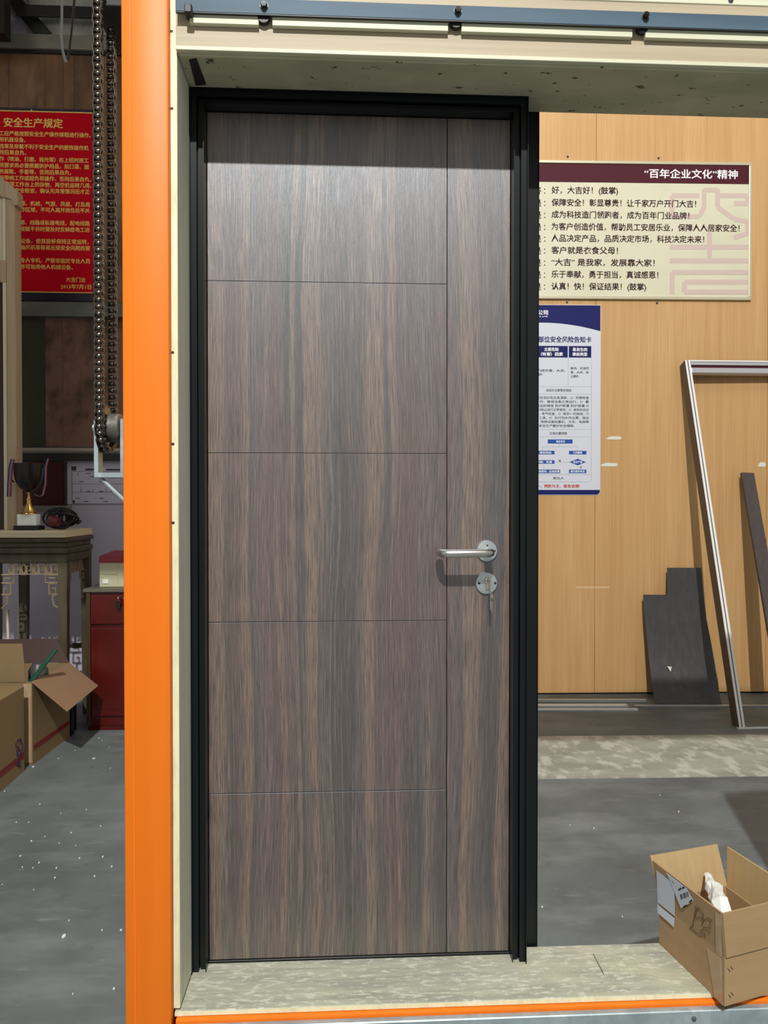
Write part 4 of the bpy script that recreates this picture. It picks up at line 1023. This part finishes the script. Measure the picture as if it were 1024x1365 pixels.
# overhead structure seen in the corner
b = lbox('x', -200, 290, 46, 65, M_BEAMGREY, .03, .05, None, .002)
single('grey_beam', b, M_BEAMGREY, 'grey-brown horizontal beam above the brown plywood boards', 'beam', loc=(LX(80), YL-.1, LZ(65)))
Yb = 5.22
b = MB(); b.box(X(25, Yb), X(290, Yb), Yb, Yb+.02, Z(22, Yb, 80), Z(7, Yb, 80), .004)
single('dark_crossbeam', b, M_DARK, 'dark crossbeam at the very top above the grey cloth', 'beam', loc=(X(80, Yb), Yb, Z(20, Yb, 80)))
b = MB(); b.bar(P(14, -6, y=5.315), P(62, 50, y=5.315), .09, .006, side=(1, 0, .8)); single('diagonal_brace', b, mat('brace_green', (.03, .035, .022), .6), 'dark greenish diagonal brace beside the grey cloth', 'brace', loc=P(34, 20, y=5.26))
b = MB(); b.box(X(-160, 5.0), X(9.5, 5.0), 5.0, 5.10, Z(44, 5.0, 5), Z(-160, 5.0, 5), .003); single('dark_post', b, mat('post_black', (.006, .006, .005), .6), 'near-black post end in the top corner above the grey-brown beam', 'post', loc=(X(0, 5.0), 5.1, Z(44, 5.0, 5)))
b = MB(); nn_ = 14
for i in range(nn_):
    x0 = 38+(290-38)*i/nn_; x1 = 38+(290-38)*(i+1)/nn_
    d0, d1 = .012*math.sin(i*1.9), .012*math.sin((i+1)*1.9)
    b.quad([P(x0, 47, y=5.325+d0), P(x1, 47, y=5.325+d1), P(x1, -60, y=5.325+d1), P(x0, -60, y=5.325+d0)])
sheet = single('grey_cloth', b, M_TARP, 'pale grey cloth stretched behind the dark crossbeam', 'cloth', smooth=True, loc=P(100, 30, y=5.2))

# hanging cables
b = MB(); Yc = 2.7
b.tube([P(x, y, y=Yc) for x, y in ((82, -40), (82.5, 0), (82.5, 25), (81.5, 45), (83, 65), (86, 78), (88.5, 83))], .0042, 8)
single('grey_cable', b, mat('cable_grey', (.36, .40, .38), .35), 'stiff grey cable hanging down with a bare end in the top corner', 'cable', smooth=True, loc=P(83, 10, y=Yc))
b = MB(); b.tube([P(x, y, y=Yc+.02) for x, y in ((100, -40), (99, 0), (97, 25), (95, 45), (92.5, 65), (91, 79))], .0042, 8)
single('black_cable', b, M_RUBBER, 'black cable hanging beside the stiff grey cable', 'cable', smooth=True, loc=P(98, 10, y=Yc))

# ------------------------------------------------------------ chain hoist behind the column
PT = .01905; NT = 20; SR = PT/(2*math.sin(math.pi/NT))
YCH = 2.13; sy = YCH+SR
sx_ = P(132.5, 520, y=YCH).x; szc = P(152, 571, y=sy).z
CT = 2.86
hs = thing('motor_housing', 'dark steel housing above the sprocket chain behind the orange column', 'housing', (sx_, sy+.02, CT))
b = MB(); b.box(sx_-.03, sx_+.18, sy-.02, sy+.2, P(150, 32, y=sy+SR).z+.0, CT+.3, .004); obj('case', b, M_DARK, hs)
ch = thing('roller_chain', 'long oily steel roller chain hanging beside the orange column around a sprocket', 'chain', (sx_, sy, szc))
def plate(b, x, th, y0, z0, y1, z1, r=.0085):
    """one oval plate between two pins"""
    d = Vector((0, y1-y0, z1-z0)); L_ = d.length; d.normalize(); n = Vector((0, -d.z, d.y)); lp = []
    for k in range(5): a = math.pi/2+math.pi*k/4; lp.append(Vector((x, y0, z0))+d*math.cos(a)*r+n*math.sin(a)*r)
    for k in range(5): a = -math.pi/2+math.pi*k/4; lp.append(Vector((x, y1, z1))+d*math.cos(a)*r+n*math.sin(a)*r)
    b.slab(lp, (th, 0, 0))
def linkmesh(outer):
    """oval side plates with the pins or rollers between them; faces after the plates take the second material"""
    b = MB(); w_ = .0112 if outer else .0085
    for s in (-1, 1): plate(b, s*w_-(.001 if s > 0 else .001), .002, 0, 0, 0, PT, .0080 if outer else .0086)
    b.b.faces.ensure_lookup_table(); nf_ = len(b.b.faces)
    if outer:
        for z in (0, PT): b.tube([(-w_-.003, 0, z), (w_+.003, 0, z)], .0028, 8)
    else:
        for z in (0, PT): b.tube([(-w_+.0015, 0, z), (w_-.0015, 0, z)], .0070, 12)
    for f in list(b.b.faces)[nf_:]: f.material_index = 1; f.smooth = len(f.verts) == 4
    return b
protos = []
for outer in (True, False):
    o = obj('chain_link', linkmesh(outer), [M_CHAIND, M_CHAIN], ch, smooth=False, local=True)
    protos.append(o)
pins = []
nf = int((CT-szc)/PT); 
for k in range(nf, 0, -1): pins.append((-SR, k*PT))
for k in range(0, NT//2+1): a = math.pi+math.pi*k/(NT//2); pins.append((SR*math.cos(a), SR*math.sin(a)))
nb = int((P(150, 32, y=sy+SR).z-szc)/PT)
for k in range(1, nb+1): pins.append((SR, k*PT))
used = [False, False]
for i, ((y0, z0), (y1, z1)) in enumerate(zip(pins, pins[1:])):
    t = i % 2; o = protos[t] if not used[t] else protos[t].copy()
    if used[t]: C.objects.link(o); o.parent = ch
    used[t] = True
    o.location = (0, y0, z0)
    o.rotation_euler = (-math.atan2(y1-y0, z1-z0), 0, 0)
sp = thing('sprocket', 'worn toothed sprocket with grey hub inside the steel bracket', 'sprocket', (sx_, sy, szc))
b = MB(); lp = []
for k in range(NT*4):
    a = 2*math.pi*k/(NT*4); r = SR+(.0045 if k % 4 == 0 else -.0025 if k % 4 == 2 else .0)
    lp.append((sx_-.0035, sy+r*math.cos(a), szc+r*math.sin(a)))
b.slab(lp, (.007, 0, 0)); obj('toothed_disc', b, M_CHAIN, sp)
b = MB(); b.lathe([(.036, .0037), (.040, .008), (.040, .040), (.036, .043)], (sx_, sy, szc), 'x', 28); obj('hub', b, mat('worn_hub', (.13, .12, .10), .5, .3, [((.30, .29, .25), 1, (50, 50, 50), .55, .65, 5, .7)]), sp, smooth=True)
b = MB(); b.lathe([(.007, -.030), (.007, .085)], (sx_, sy, szc), 'x', 12); obj('axle', b, M_CHAIN, sp)
br = thing('steel_bracket', 'galvanised steel bracket holding the sprocket behind the orange column', 'bracket', (sx_, sy, szc-.13))
xw = P(128, 600, y=2.16).x; zbk = P(128, 630, y=2.16).z; ztk = P(128, 558, y=2.16).z
b = MB(); b.box(xw-.006, xw+.006, 2.16, 2.20, zbk, ztk, .001); obj('arm', b, M_GALV, br)
xw2 = P(162.5, 600, y=2.16).x
b = MB(); b.box(xw2-.005, xw2+.006, 2.16, 2.20, zbk, ztk, .001); obj('arm', b, M_GALV, br)
b = MB(); b.box(xw-.004, xw2+.3, 2.155, 2.20, zbk-.014, zbk-.0003, .001); obj('cross_bar', b, M_GALV, br)
b = MB(); b.tube([P(134, 637, y=2.17), P(175, 676, y=2.17)], .0055, 10); obj('stay_rod', b, M_GALV, br)
b = MB(); b.lathe([(.010, 0), (.010, -.007)], (xw-.0065, 2.18, szc), 'x', 6); obj('nut', b, M_GALV, br)

# ------------------------------------------------------------ shavings on the floor
random.seed(5)
b = MB()
spots = [(44, 1022), (6, 1055), (50, 990), (112, 983), (132, 984), (136, 987), (146, 996), (78, 1011), (125, 1011), (147, 1024), (100, 1000), (53, 1072), (81, 1084), (115, 1079), (38, 1096), (22, 1096), (95, 1110), (134, 1101), (42, 1121), (79, 1124), (101, 1127),
         (27, 1141), (52, 1150), (106, 1144), (30, 1156), (75, 1157), (149, 1155), (73, 1170), (3, 1179), (45, 1186), (92, 1227), (85, 1248), (136, 1240), (161, 1240), (152, 1318), (97, 1325), (44, 1157), (126, 1168), (137, 1142), (60, 1115)]
spots += [(792, 1104), (838, 1030-25), (880, 1060), (723, 1209), (780, 1030), (905, 1082), (830, 1222), (760, 1100)]
for px, py in spots:
    p = P(px, py, z=.0015); r = random.uniform(.0016, .0034)*(2.2 if (px, py) in ((44, 1022), (132, 984), (85, 1248), (125, 1011)) else 1)
    a0_ = random.random()*6
    b.slab([(p.x+r*math.cos(a0_+k*1.26)*random.uniform(.6, 1.3), p.y+r*math.sin(a0_+k*1.26)*1.6, .0004) for k in range(5)], (0, 0, .003))
o = obj('wood_shavings', b, M_WRAP, None, kind='stuff'); o['label'] = 'tiny pale chips and shavings scattered on the grey floor'; o['category'] = 'shavings'

# the written characters of one line are strokes too small to part: each line stays one piece
for o in bpy.data.objects:
    if o.name.split('.')[0] in ('lettering', 'small_print', 'white_lettering', 'red_lettering'): o['kind'] = 'stuff'
